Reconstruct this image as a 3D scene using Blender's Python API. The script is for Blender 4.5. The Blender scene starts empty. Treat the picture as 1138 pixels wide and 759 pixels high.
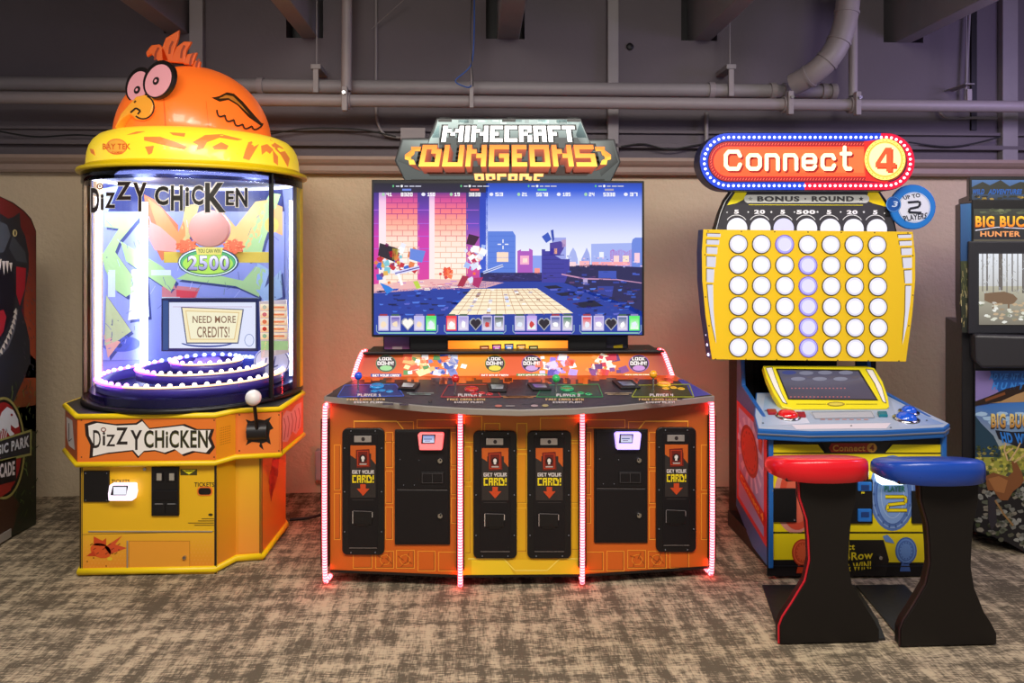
import bpy, bmesh, math, random
from math import sin, cos, pi, atan2, sqrt, hypot, radians
from mathutils import Vector, Matrix
from mathutils.geometry import tessellate_polygon
random.seed(7)
C = bpy.context.scene.collection
SC = bpy.context.scene

# ------------------------------------------------------------------ camera, world, lights, exposure
TH, FOC, CX, HZ, EYE = 0.045, 820.0, 569.0, 280.0, 1.5
cam_d = bpy.data.cameras.new('camera'); cam = bpy.data.objects.new('camera', cam_d); C.objects.link(cam)
cam.location = (0, 0, EYE); cam.rotation_euler = (pi / 2, 0, -TH)
cam_d.sensor_width = 36; cam_d.lens = 36 * FOC / 1138; cam_d.shift_y = -(379.5 - HZ) / 1138; cam_d.clip_start = .02
SC.camera = cam
SC.view_settings.view_transform = 'Standard'; SC.view_settings.look = 'None'
SC.view_settings.gamma = 1; SC.view_settings.use_curve_mapping = False
SC.view_settings.exposure = 0.0
w = bpy.data.worlds.new('room_air'); SC.world = w; w.use_nodes = True
w.node_tree.nodes['Background'].inputs[0].default_value = (.95, .9, .95, 1)
w.node_tree.nodes['Background'].inputs[1].default_value = .30


def area(name, loc, target, sx, sy, power, col):
    d = bpy.data.lights.new(name, 'AREA'); d.shape = 'RECTANGLE'; d.size = sx; d.size_y = sy; d.energy = power; d.color = col
    o = bpy.data.objects.new(name, d); C.objects.link(o); o.location = loc
    o.rotation_euler = (Vector(target) - Vector(loc)).to_track_quat('-Z', 'Y').to_euler(); return o


area('ceiling_lamp_light', (-1.3, 1.3, 3.15), (-1.0, 3.4, 0.2), 1.6, .7, 62, (1, .93, .84))
area('ceiling_lamp_light', (1.5, 1.1, 3.15), (1.2, 3.2, 0.2), 1.6, .7, 66, (1, .93, .86))
area('ceiling_lamp_light', (0.1, 0.7, 3.15), (0.1, 1.9, 0.0), 1.6, .9, 70, (1, .92, .82))
area('violet_arcade_light', (3.6, 3.0, 2.5), (2.0, 4.6, 1.3), .8, .5, 20, (.62, .5, 1))

# ------------------------------------------------------------------ rays of the measured view: pixel -> point on a real plane
RX = Vector((cos(TH), -sin(TH), 0)); FW = Vector((sin(TH), cos(TH), 0)); EY = Vector((0, 0, EYE))


def ray(px, py): return FW + RX * ((px - CX) / FOC) + Vector((0, 0, (HZ - py) / FOC))
def at(px, py, Y): d = ray(px, py); return EY + d * (Y / d.y)
def atx(px, py, X): d = ray(px, py); return EY + d * (X / d.x)
def atz(px, py, Z): d = ray(px, py); return EY + d * ((Z - EYE) / d.z)


def plane(o, n):
    o = Vector(o); n = Vector(n).normalized()
    def f(px, py, l=0):
        d = ray(px, py); return EY + d * ((o + n * l - EY).dot(n) / d.dot(n))
    f.n = n; return f


def vplane(Y): return plane((0, Y, 0), (0, -1, 0))


def cylmap(cx, cy, r, far=False):
    def f(px, py, l=0):
        d = ray(px, py); R = r - l if far else r + l
        a = d.x ** 2 + d.y ** 2; b = -2 * (d.x * cx + d.y * cy); c = cx * cx + cy * cy - R * R
        D = max(b * b - 4 * a * c, 0.0)
        t = (-b + (sqrt(D) if far else -sqrt(D))) / (2 * a); return EY + d * t
    f.curved = True; return f


def ellmap(c, r):
    c = Vector(c)
    def f(px, py, l=0):
        d = ray(px, py); R = [q + l for q in r]
        o = Vector([(EY[i] - c[i]) / R[i] for i in range(3)]); e = Vector([d[i] / R[i] for i in range(3)])
        a = e.dot(e); b = 2 * o.dot(e); k = o.dot(o) - 1
        t = (-b - sqrt(max(b * b - 4 * a * k, 0.0))) / (2 * a); return EY + d * t
    f.curved = True; return f


# ------------------------------------------------------------------ colours and materials
def lin(c):
    if isinstance(c, str):
        c = c.lstrip('#'); c = [int(c[i:i + 2], 16) / 255 for i in (0, 2, 4)]
    return tuple([(x / 12.92 if x <= .04045 else ((x + .055) / 1.055) ** 2.4) for x in c[:3]] + [1.0])


_m = {}


def mat(name, col='#808080', rough=.5, metal=0, emit=0, spec=.5, bump=0, bscale=40, coat=0, vary=0, ecol=None):
    if name in _m: return _m[name]
    m = bpy.data.materials.new(name); m.use_nodes = True; nt = m.node_tree; b = nt.nodes['Principled BSDF']
    b.inputs['Base Color'].default_value = lin(col); b.inputs['Roughness'].default_value = rough
    b.inputs['Metallic'].default_value = metal; b.inputs['Specular IOR Level'].default_value = spec
    b.inputs['Coat Weight'].default_value = coat
    if emit: b.inputs['Emission Color'].default_value = lin(ecol or col); b.inputs['Emission Strength'].default_value = emit
    t = nt.nodes.new('ShaderNodeTexCoord')
    n = nt.nodes.new('ShaderNodeTexNoise'); n.inputs['Scale'].default_value = bscale; n.inputs['Detail'].default_value = 5
    nt.links.new(t.outputs['Object'], n.inputs['Vector'])
    r = nt.nodes.new('ShaderNodeMapRange'); r.inputs[3].default_value = max(rough - .06, 0); r.inputs[4].default_value = min(rough + .06, 1)
    nt.links.new(n.outputs['Fac'], r.inputs[0]); nt.links.new(r.outputs[0], b.inputs['Roughness'])
    if vary:
        mx = nt.nodes.new('ShaderNodeMix'); mx.data_type = 'RGBA'; k = lin(col)
        mx.inputs[6].default_value = tuple([x * (1 - vary) for x in k[:3]] + [1]); mx.inputs[7].default_value = tuple([min(1, x * (1 + vary)) for x in k[:3]] + [1])
        nt.links.new(n.outputs['Fac'], mx.inputs[0]); nt.links.new(mx.outputs[2], b.inputs['Base Color'])
    if bump:
        bp = nt.nodes.new('ShaderNodeBump'); bp.inputs['Strength'].default_value = bump; bp.inputs['Distance'].default_value = .01
        nt.links.new(n.outputs['Fac'], bp.inputs['Height']); nt.links.new(bp.outputs[0], b.inputs['Normal'])
    _m[name] = m; return m


def printmat(name, emit=0, rough=.35, base=1.0):
    """Ink on a panel: colour from the mesh's colour attribute; emit > 0 for backlit panels and screens."""
    if name in _m: return _m[name]
    m = bpy.data.materials.new(name); m.use_nodes = True; nt = m.node_tree; b = nt.nodes['Principled BSDF']
    a = nt.nodes.new('ShaderNodeAttribute'); a.attribute_name = 'Col'
    b.inputs['Roughness'].default_value = rough
    if base >= 1: nt.links.new(a.outputs['Color'], b.inputs['Base Color'])
    else: b.inputs['Base Color'].default_value = (base * .1, base * .1, base * .1, 1)
    if emit: nt.links.new(a.outputs['Color'], b.inputs['Emission Color']); b.inputs['Emission Strength'].default_value = emit
    _m[name] = m; return m


PR = printmat('printed_vinyl', 0, .4)
PG = printmat('backlit_print', .8, .3)
PG2 = printmat('backlit_print_soft', .35, .35)
PS = printmat('screen_picture', 1.0, .15, .2)
PINT = printmat('inside_print', .0, .3)
BLK = mat('black_laminate', '#151214', .45, spec=.35)
BLKM = mat('black_metal', '#100f11', .38, spec=.5)
CHR = mat('chrome', '#c8c8c8', .2, 1)
SLV = mat('silver_edge', '#b8b2ac', .32, .6)
YEL = mat('yellow_molding', '#f2cf10', .35)
YELC = mat('yellow_laminate', '#e6b318', .42)
ORG = mat('orange_laminate', '#e8782a', .42)
LEDR = mat('red_led', '#ff5068', .4, emit=11, ecol='#ff2632')
LEDP = mat('red_led_diode', '#ffd0d0', .4, emit=6, ecol='#ff6068')
REAR_GLOW = mat('red_glow_rear', '#ff5068', .4, emit=30, ecol='#ff4038')
LEDW = mat('white_led', '#ffffff', .4, emit=6, ecol='#f0f0ff')


# ------------------------------------------------------------------ mesh builder
class M:
    def __init__(s): s.v = []; s.f = []; s.m = []; s.c = []; s.s = []
    def face(s, pts, mt, col=None, smooth=False):
        i = len(s.v); s.v += [tuple(p) for p in pts]; s.f.append(list(range(i, i + len(pts)))); s.m.append(mt)
        s.c.append(col if col is not None else [(1, 1, 1, 1)] * len(pts)); s.s.append(smooth)
    def add(s, vs, fs, mt, smooth=False):
        i = len(s.v); s.v += [tuple(p) for p in vs]
        for f in fs: s.f.append([i + k for k in f]); s.m.append(mt); s.c.append([(1, 1, 1, 1)] * len(f)); s.s.append(smooth)
        return s
    def frombm(s, bm, mt, smooth=False):
        bm.verts.ensure_lookup_table(); bm.verts.index_update()
        s.add([v.co[:] for v in bm.verts], [[v.index for v in f.verts] for f in bm.faces], mt, smooth); bm.free(); return s
    def box(s, lo, hi, mt, bev=0, rot=None, seg=2):
        bm = bmesh.new(); lo = Vector(lo); hi = Vector(hi); c = (lo + hi) / 2; d = hi - lo
        bmesh.ops.create_cube(bm, size=1)
        for v in bm.verts: v.co = Vector((v.co.x * d.x, v.co.y * d.y, v.co.z * d.z))
        if bev: bmesh.ops.bevel(bm, geom=bm.edges[:], offset=min(bev, min(abs(d.x), abs(d.y), abs(d.z)) * .45), segments=seg, affect='EDGES', profile=.5)
        for v in bm.verts: v.co = (rot @ v.co if rot else v.co) + c
        return s.frombm(bm, mt)
    def prism(s, pts, d, mt, bev=0, capmat=None, seg=2):
        """3-D polygon (front face) pushed back by the vector d"""
        pts = [Vector(p) for p in pts]; d = Vector(d); bm = bmesh.new()
        a = [bm.verts.new(p) for p in pts]; b = [bm.verts.new(p + d) for p in pts]; n = len(pts)
        bm.faces.new(a); bm.faces.new(b[::-1])
        for i in range(n): j = (i + 1) % n; bm.faces.new((a[j], a[i], b[i], b[j]))
        bmesh.ops.recalc_face_normals(bm, faces=bm.faces[:])
        if bev: bmesh.ops.bevel(bm, geom=bm.edges[:], offset=bev, segments=seg, affect='EDGES', profile=.5)
        return s.frombm(bm, mt)
    def tube(s, pts, r, mt, closed=False, seg=10, caps=True):
        pts = [Vector(p) for p in pts]; n = len(pts); vs = []; fs = []; up = None
        for i, p in enumerate(pts):
            a = pts[(i - 1) % n] if closed or i else p; b = pts[(i + 1) % n] if closed or i < n - 1 else p
            t = (b - a).normalized()
            if up is None: up = Vector((0, 0, 1)) if abs(t.z) < .9 else Vector((1, 0, 0))
            u = t.cross(up)
            if u.length < 1e-4: u = t.orthogonal()
            u.normalize(); v = u.cross(t).normalized(); up = v
            rr = r[i] if isinstance(r, (list, tuple)) else r
            vs += [p + (u * cos(2 * pi * k / seg) + v * sin(2 * pi * k / seg)) * rr for k in range(seg)]
        for i in range(n if closed else n - 1):
            j = (i + 1) % n
            for k in range(seg): q = (k + 1) % seg; fs.append([i * seg + k, i * seg + q, j * seg + q, j * seg + k])
        s.add(vs, fs, mt, True)
        if caps and not closed:
            s.add(vs[:seg], [list(range(seg))], mt); s.add(vs[-seg:], [list(range(seg))], mt)
        return s
    def cyl(s, a, b, r, mt, seg=20): return s.tube([a, b], r, mt, seg=seg)
    def lathe(s, prof, c, mt, seg=48, ax=(0, 0, 1), a0=0, a1=2 * pi, smooth=True):
        c = Vector(c); q = Vector((0, 0, 1)).rotation_difference(Vector(ax).normalized()); full = abs(a1 - a0 - 2 * pi) < 1e-6
        n = seg if full else seg + 1; vs = []; fs = []
        for i in range(n):
            a = a0 + (a1 - a0) * i / seg
            for r, z in prof: vs.append(c + q @ Vector((r * cos(a), r * sin(a), z)))
        k = len(prof)
        for i in range(seg):
            j = (i + 1) % n
            for t in range(k - 1): fs.append([i * k + t, j * k + t, j * k + t + 1, i * k + t + 1])
        return s.add(vs, fs, mt, smooth)
    def disc(s, c, r, n, mt, th=.006, seg=24, r2=None):
        n = Vector(n).normalized(); c = Vector(c)
        return s.lathe([(0.0001, 0), (r, 0), (r, th * .7), ((r2 or r * .92), th), (0.0001, th)], c, mt, seg, n, smooth=False)
    def ball(s, c, r, mt, seg=20, sc=(1, 1, 1)):
        bm = bmesh.new(); bmesh.ops.create_uvsphere(bm, u_segments=seg, v_segments=seg // 2, radius=r)
        for v in bm.verts: v.co = Vector((v.co.x * sc[0], v.co.y * sc[1], v.co.z * sc[2])) + Vector(c)
        return s.frombm(bm, mt, True)
    def build(s, name, parent=None, label=None, recalc=True, weld=True):
        mats = []; idx = []
        for m in s.m:
            if m not in mats: mats.append(m)
            idx.append(mats.index(m))
        lo = [min(v[i] for v in s.v) for i in range(3)]; hi = [max(v[i] for v in s.v) for i in range(3)]
        c = Vector([(lo[i] + hi[i]) / 2 for i in range(3)]); me = bpy.data.meshes.new(name)
        me.from_pydata([Vector(v) - c for v in s.v], [], s.f)
        for m in mats: me.materials.append(m)
        for p, i, sm in zip(me.polygons, idx, s.s): p.material_index = i; p.use_smooth = sm
        ca = me.color_attributes.new('Col', 'FLOAT_COLOR', 'CORNER'); buf = []
        for cc in s.c:
            for q in cc: buf += q
        ca.data.foreach_set('color', buf)
        if recalc:
            bm = bmesh.new(); bm.from_mesh(me); bmesh.ops.recalc_face_normals(bm, faces=bm.faces[:]); bm.to_mesh(me); bm.free()
        me.update()
        o = bpy.data.objects.new(name, me); C.objects.link(o)
        if parent is not None: o.parent = parent; o.location = c - WP[parent.name]
        else: o.location = c
        WP[o.name] = c
        if label: o['label'] = label
        return o


WP = {}


def thing(name, label, cat, loc, group=None):
    o = bpy.data.objects.new(name, None); C.objects.link(o); o.location = loc; o.empty_display_size = .1
    o['label'] = label; o['category'] = cat; WP[o.name] = Vector(loc)
    if group: o['group'] = group
    return o


def tag(o, label, cat, group=None):
    o['label'] = label; o['category'] = cat
    if group: o['group'] = group
    return o


def struct(o): o['kind'] = 'structure'; return o


def copy_part(o, delta, parent=None):
    c = o.copy(); C.objects.link(c); c.parent = parent or o.parent
    c.location = o.location + Vector(delta); WP[c.name] = WP[o.name] + Vector(delta); return c


# ------------------------------------------------------------------ printed artwork: flat coloured shapes laid on a real surface
_tx = {}


def glyphs(body, bold=0.0, shear=0.0):
    k = (body, bold, shear)
    if k not in _tx:
        cu = bpy.data.curves.new('t', 'FONT'); cu.body = body; cu.offset = bold; cu.shear = shear; cu.resolution_u = 3; cu.fill_mode = 'FRONT'
        if bold: cu.space_character = 1 + bold * 3
        o = bpy.data.objects.new('t', cu); C.objects.link(o); bpy.context.view_layer.update()
        me = o.evaluated_get(bpy.context.evaluated_depsgraph_get()).to_mesh()
        vs = [(v.co.x, v.co.y) for v in me.vertices]; fs = [list(p.vertices) for p in me.polygons]
        bpy.data.objects.remove(o); bpy.data.curves.remove(cu)
        x0 = min(v[0] for v in vs); x1 = max(v[0] for v in vs); y0 = min(v[1] for v in vs); y1 = max(v[1] for v in vs)
        _tx[k] = ([((x - x0) / (x1 - x0), (y - y0) / (y1 - y0)) for x, y in vs], fs)
    return _tx[k]


PIX = {'M': '10001 11011 10101 10001 10001', 'I': '1 1 1 1 1', 'N': '1001 1101 1011 1001 1001', 'E': '111 100 110 100 111',
       'C': '111 100 100 100 111', 'R': '111 101 110 101 101', 'A': '111 101 111 101 101', 'F': '111 100 110 100 100',
       'T': '111 010 010 010 010', 'D': '1110 1011 1001 1001 1111', 'U': '1001 1001 1001 1001 1111', 'G': '1111 1000 1011 1001 1111',
       'O': '1111 1001 1001 1001 1111', 'S': '1111 1000 1111 0001 1111', 'L': '100 100 100 100 111', 'K': '101 110 100 110 101',
       'W': '10001 10001 10101 11011 10001', 'Y': '101 101 111 010 010', '!': '1 1 1 0 1', ' ': '0 0 0 0 0', 'P': '111 101 111 100 100',
       'H': '101 101 111 101 101', 'B': '110 101 110 101 111', 'V': '101 101 101 101 010', ',': '0 0 0 1 1'}
for _d, _b in zip('0123456789', ['111 101 101 101 111', '010 110 010 010 111', '111 001 111 100 111', '111 001 111 001 111', '101 101 111 001 001',
                                 '111 100 111 001 111', '111 100 111 101 111', '111 001 001 001 001', '111 101 111 101 111', '111 101 111 001 111']): PIX[_d] = _b


def quad(x0, y0, x1, y1): return [(x0, y0), (x1, y0), (x1, y1), (x0, y1)]   # top-left first, clockwise in the picture


def bil(q, u, v):
    """u to the right, v down"""
    a = (q[0][0] * (1 - u) + q[1][0] * u, q[0][1] * (1 - u) + q[1][1] * u); b = (q[3][0] * (1 - u) + q[2][0] * u, q[3][1] * (1 - u) + q[2][1] * u)
    return (a[0] * (1 - v) + b[0] * v, a[1] * (1 - v) + b[1] * v)


class Art:
    LIFT = .0006
    def __init__(s, m, mp, mt=None): s.m = m; s.mp = mp; s.mt = mt or PR; s.curved = getattr(mp, 'curved', False)
    def tri(s, t, cols, l):
        if s.curved:
            L = [hypot(t[i][0] - t[(i + 1) % 3][0], t[i][1] - t[(i + 1) % 3][1]) for i in range(3)]
            k = L.index(max(L))
            if L[k] > 9:
                j = (k + 1) % 3; q = (k + 2) % 3; mid = ((t[k][0] + t[j][0]) / 2, (t[k][1] + t[j][1]) / 2); mc = tuple((cols[k][i] + cols[j][i]) / 2 for i in range(4))
                s.tri([t[k], mid, t[q]], [cols[k], mc, cols[q]], l); s.tri([mid, t[j], t[q]], [mc, cols[j], cols[q]], l); return
        s.m.face([s.mp(x, y, l * s.LIFT) for x, y in t], s.mt, cols)
    def poly(s, pts, col, l=1, mt=None):
        old = s.mt; s.mt = mt or s.mt; c = lin(col) if isinstance(col, str) else None
        cols = [c] * len(pts) if c else [lin(q) for q in col]
        if len(pts) <= 4 and not s.curved and len(pts) > 2: s.m.face([s.mp(x, y, l * s.LIFT) for x, y in pts], s.mt, cols)
        else:
            for t in tessellate_polygon([[Vector((x, y, 0)) for x, y in pts]]): s.tri([pts[i] for i in t], [cols[i] for i in t], l)
        s.mt = old
    def rect(s, x0, y0, x1, y1, col, l=1, mt=None): s.poly(quad(x0, y0, x1, y1), col, l, mt)
    def grad(s, x0, y0, x1, y1, top, bot, l=1): s.poly(quad(x0, y0, x1, y1), [top, top, bot, bot], l)
    def frame(s, x0, y0, x1, y1, t, col, l=1):
        s.rect(x0, y0, x1, y0 + t, col, l); s.rect(x0, y1 - t, x1, y1, col, l); s.rect(x0, y0 + t, x0 + t, y1 - t, col, l); s.rect(x1 - t, y0 + t, x1, y1 - t, col, l)
    def ell(s, cx, cy, rx, ry, col, l=1, n=28, rot=0):
        s.poly([(cx + rx * cos(2 * pi * i / n) * cos(rot) - ry * sin(2 * pi * i / n) * sin(rot), cy + rx * cos(2 * pi * i / n) * sin(rot) + ry * sin(2 * pi * i / n) * cos(rot)) for i in range(n)], col, l)
    def ring(s, cx, cy, rx, ry, t, col, l=1, n=36, a0=0, a1=2 * pi, rot=0):
        def P(a, k): x = (rx - k) * cos(a); y = (ry - k) * sin(a); return (cx + x * cos(rot) - y * sin(rot), cy + x * sin(rot) + y * cos(rot))
        for i in range(n): a = a0 + (a1 - a0) * i / n; b = a0 + (a1 - a0) * (i + 1) / n; s.poly([P(a, 0), P(b, 0), P(b, t), P(a, t)], col, l)
    def line(s, pts, t, col, l=1, closed=False):
        pts = list(pts) + ([pts[0]] if closed else [])
        for (ax, ay), (bx, by) in zip(pts, pts[1:]):
            d = hypot(bx - ax, by - ay) or 1; nx = -(by - ay) / d * t / 2; ny = (bx - ax) / d * t / 2
            s.poly([(ax + nx, ay + ny), (bx + nx, by + ny), (bx - nx, by - ny), (ax - nx, ay - ny)], col, l)
    def text(s, body, q, col, l=2, bold=0.0, shear=0.0, bend=None):
        if len(q) == 4 and not isinstance(q[0], tuple): q = quad(*q)
        vs, fs = glyphs(body, bold, shear); c = lin(col) if isinstance(col, str) else None
        P = [bil(q, u, 1 - v) for u, v in vs]
        if bend: P = [(x, y + bend(u)) for (x, y), (u, v) in zip(P, vs)]
        for f in fs:
            if c: cc = [c] * len(f)
            else: cc = [lin([col[1][k] * (1 - vs[i][1]) + col[0][k] * vs[i][1] for k in range(3)]) for i in f]
            s.m.face([s.mp(P[i][0], P[i][1], l * s.LIFT) for i in f], s.mt, cc)
    def pixtext(s, body, q, col, l=2, gap=.5, grow=0, cols=None):
        """blocky lettering from small square blocks; col may be (top, bottom)"""
        if not isinstance(q[0], tuple): q = quad(*q)
        W = 0; at_ = []
        for ch in body:
            rows = PIX[ch].split(' '); at_.append((W, rows)); W += len(rows[0]) + gap
        W -= gap
        for x, rows in at_:
            for r, row in enumerate(rows):
                i = 0
                while i < len(row):
                    if row[i] == '1':
                        j = i
                        while j < len(row) and row[j] == '1': j += 1
                        a = (x + i - grow) / W; b = (x + j + grow) / W; t = (r - grow) / 5; u = (r + 1 + grow + .02) / 5
                        if isinstance(col, str): cc = col
                        else:
                            f0, f1 = max(0, t), min(1, u); mixc = lambda f: tuple(col[0][k] * (1 - f) + col[1][k] * f for k in range(3)); cc = [mixc(f0), mixc(f0), mixc(f1), mixc(f1)]
                        s.poly([bil(q, a, t), bil(q, b, t), bil(q, b, u), bil(q, a, u)], cc, l); i = j
                    else: i += 1


def rgb(h): h = h.lstrip('#'); return tuple(int(h[i:i + 2], 16) / 255 for i in (0, 2, 4))
def rndpoly(cx, cy, rx, ry, n=7, j=.35): return [(cx + rx * (1 + random.uniform(-j, j)) * cos(2 * pi * i / n), cy + ry * (1 + random.uniform(-j, j)) * sin(2 * pi * i / n)) for i in range(n)]


# ------------------------------------------------------------------ room shell
YW = 4.65


def wall_material(name, col, col2, bump, scale):
    m = bpy.data.materials.new(name); m.use_nodes = True; nt = m.node_tree; b = nt.nodes['Principled BSDF']; b.inputs['Roughness'].default_value = .8
    t = nt.nodes.new('ShaderNodeTexCoord'); n = nt.nodes.new('ShaderNodeTexNoise'); n.inputs['Scale'].default_value = scale; n.inputs['Detail'].default_value = 6
    n2 = nt.nodes.new('ShaderNodeTexNoise'); n2.inputs['Scale'].default_value = 2.2; n2.inputs['Detail'].default_value = 4
    for q in (n, n2): nt.links.new(t.outputs['Object'], q.inputs['Vector'])
    mx = nt.nodes.new('ShaderNodeMix'); mx.data_type = 'RGBA'; mx.inputs[6].default_value = lin(col); mx.inputs[7].default_value = lin(col2)
    nt.links.new(n2.outputs['Fac'], mx.inputs[0]); nt.links.new(mx.outputs[2], b.inputs['Base Color'])
    bp = nt.nodes.new('ShaderNodeBump'); bp.inputs['Strength'].default_value = bump; bp.inputs['Distance'].default_value = .012
    nt.links.new(n.outputs['Fac'], bp.inputs['Height']); nt.links.new(bp.outputs[0], b.inputs['Normal']); return m


def carpet_material():
    m = bpy.data.materials.new('woven_carpet'); m.use_nodes = True; nt = m.node_tree; N = nt.nodes; L = nt.links; b = N['Principled BSDF']; b.inputs['Roughness'].default_value = .95; b.inputs['Specular IOR Level'].default_value = .1
    t = N.new('ShaderNodeTexCoord')
    def nz(sc, detail=4, rough=.6):
        mp = N.new('ShaderNodeMapping'); mp.inputs['Scale'].default_value = sc; L.new(t.outputs['Object'], mp.inputs['Vector'])
        n = N.new('ShaderNodeTexNoise'); n.inputs['Scale'].default_value = 1; n.inputs['Detail'].default_value = detail; n.inputs['Roughness'].default_value = rough; L.new(mp.outputs[0], n.inputs['Vector']); return n.outputs['Fac']
    def math_(op, a, b_, c=None):
        q = N.new('ShaderNodeMath'); q.operation = op
        for i, x in enumerate((a, b_, c)):
            if x is None: continue
            if isinstance(x, (int, float)): q.inputs[i].default_value = x
            else: L.new(x, q.inputs[i])
        return q.outputs[0]
    along = nz((19, 3.6, 1), 2, .5)       # bands running away from the wall
    across = nz((4.0, 20, 1), 2, .5)      # bands running along it
    threadx = nz((24, 160, 1), 1, .8); thready = nz((130, 20, 1), 1, .8)
    big = nz((1.3, 1.3, 1), 3, .6)
    s1 = math_('ADD', math_('MULTIPLY', along, .9), math_('MULTIPLY', across, .75))
    s2 = math_('ADD', math_('MULTIPLY', threadx, .9), math_('MULTIPLY', thready, .55))
    s = math_('ADD', math_('ADD', s1, s2), math_('MULTIPLY', big, .35))
    r = N.new('ShaderNodeValToRGB'); r.color_ramp.elements[0].position = 0; r.color_ramp.elements[0].color = lin('#5f5648')
    r.color_ramp.elements[1].position = 1; r.color_ramp.elements[1].color = lin('#b8a78b')
    e = r.color_ramp.elements.new(.5); e.color = lin('#8f816c')
    mr = N.new('ShaderNodeMapRange'); mr.inputs[1].default_value = 1.60; mr.inputs[2].default_value = 1.92; L.new(s, mr.inputs[0]); L.new(mr.outputs[0], r.inputs[0])
    L.new(r.outputs[0], b.inputs['Base Color'])
    bp = N.new('ShaderNodeBump'); bp.inputs['Strength'].default_value = .35; bp.inputs['Distance'].default_value = .004; L.new(s2, bp.inputs['Height']); L.new(bp.outputs[0], b.inputs['Normal'])
    return m


m = M(); m.box((-5, -2.5, -.06), (6, YW, 0), carpet_material()); struct(m.build('floor'))
STUC = wall_material('beige_stucco', '#cdb899', '#dac7a8', .55, 34)
UPW = wall_material('grey_painted_block', '#5d565c', '#6a6267', .35, 14)
m = M(); m.box((-5, YW, 0), (6, YW + .15, 2.0), STUC); struct(m.build('wall_back'))
# upper wall, painted grey, with the pockets the ceiling beams run into
ZT = 3.38
beams = [(185, 209, 37), (335, 354, 42), (553, 577, 43), (771, 790, 45), (995, 1014, 47)]   # beam edges where it meets the wall
holes = [(182, 214, 37), (318, 359, 42), (540, 583, 43), (757, 797, 45), (982, 1026, 47)]
m = M(); xs = -5
for (a, b, y), (h0, h1, hy) in zip(beams, holes):
    X0 = at(h0, hy, YW).x; X1 = at(h1, hy, YW).x; z = at(h0, hy, YW).z
    m.box((xs, YW, 2.0), (X0, YW + .15, ZT), UPW); m.box((X0, YW, 2.0), (X1, YW + .15, z), UPW)
    m.box((X0, YW + .15, z - .1), (X1, YW + .2, ZT), BLK); xs = X1
m.box((xs, YW, 2.0), (6, YW + .15, ZT), UPW)
struct(m.build('wall_back_upper'))
m = M(); m.box((-5, -2.5, ZT), (6, YW + .3, ZT + .1), mat('dark_ceiling', '#4a474c', .9)); struct(m.build('ceiling'))
PAINT = mat('grey_paint', '#8a8486', .55, bump=.2, bscale=18, vary=.08)
PAINT2 = mat('grey_paint_light', '#8f8688', .5, bump=.15, bscale=18, vary=.06)
WOOD = mat('ledge_paint', '#9a8476', .5, bump=.1, bscale=25, vary=.1)
names = ['leftmost, above the orange dome topper', 'second from the left, between the topper and the lit marquee', 'in the middle, above the blocky lettered marquee',
         'second from the right, left of the curved duct', 'rightmost, right of the curved duct']
for (a, b, y), nm in zip(beams, names):
    p = at(a, y, YW); q = at(b, y, YW); m = M()
    m.box((p.x, 1.2, p.z), (q.x, YW + .15, ZT), mat('beam_paint', '#847f84', .6, bump=.2, bscale=12, vary=.08), .006)
    tag(m.build('ceiling_beam'), 'grey painted ceiling beam running into the wall, ' + nm, 'beam', 'ceiling beams')
# ledge moulding and the thin boards on the upper wall
m = M()
prof = [(YW, 1.985), (4.585, 1.985), (4.575, 2.0), (4.575, 2.03), (4.555, 2.045), (4.54, 2.065), (4.54, 2.085), (YW, 2.085)]
m.prism([(-5, y, z) for y, z in prof], (11, 0, 0), WOOD); struct(m.build('trim_1'))
m = M(); m.box((-5, 4.60, 2.155), (6, YW, 2.185), UPW, .004); m.box((-5, 4.62, 2.25), (6, YW, 2.27), UPW, .003); struct(m.build('trim_2'))


def pipe(name, pts, r, label, cat, mt=None, group=None, seg=16):
    m = M(); m.tube(pts, r, mt or PAINT, seg=seg); return tag(m.build(name), label, cat, group)


def smooth_pts(P, n=8):
    P = [Vector(p) for p in P]; out = []
    for i in range(len(P) - 1):
        p0 = P[max(i - 1, 0)]; p1 = P[i]; p2 = P[i + 1]; p3 = P[min(i + 2, len(P) - 1)]
        for k in range(n):
            t = k / n; out.append(.5 * ((2 * p1) + (p2 - p0) * t + (2 * p0 - 5 * p1 + 4 * p2 - p3) * t * t + (3 * p1 - p0 - 3 * p2 + p3) * t ** 3))
    return out + [P[-1]]


def couple(m, c, ax, r, w=.03): c = Vector(c); a = Vector(ax) * w / 2; m.cyl(c - a, c + a, r, PAINT2, 16)


zp = at(569, 113.5, 4.36).z
t = thing('sprinkler_pipe', 'long grey painted pipe running the whole wall, lower and nearer of the two', 'pipe', (0, 4.36, zp))
m = M(); m.tube([(-4.9, 4.36, zp), (5.9, 4.36, zp)], .036, PAINT2, seg=20); m.build('pipe_run', t)
for px in (385, 874, 948):
    m = M(); c = at(px, 113, 4.36); c.z = zp; couple(m, c, (1, 0, 0), .05, .05); m.box((c.x - .016, 4.29, zp - .07), (c.x + .016, 4.33, zp + .07), PAINT2, .004)
    m.cyl((c.x, 4.29, zp + .03), (c.x, 4.27, zp + .03), .01, CHR, 8); m.build('coupling', t)
zq = at(569, 98.5, 4.5).z
t = thing('conduit_pipe', 'grey painted pipe close to the wall, above and behind the long pipe', 'pipe', (0, 4.5, zq))
xe = at(926, 98, 4.5).x
m = M(); m.tube([(-4.9, 4.5, zq), (xe, 4.5, zq)], .042, PAINT, seg=20); m.build('pipe_run', t)
for px in (290, 790, 858, 873, 915, 925): m = M(); c = at(px, 98, 4.5); couple(m, (c.x, 4.5, zq), (1, 0, 0), .052, .035); m.build('coupling', t)
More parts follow.
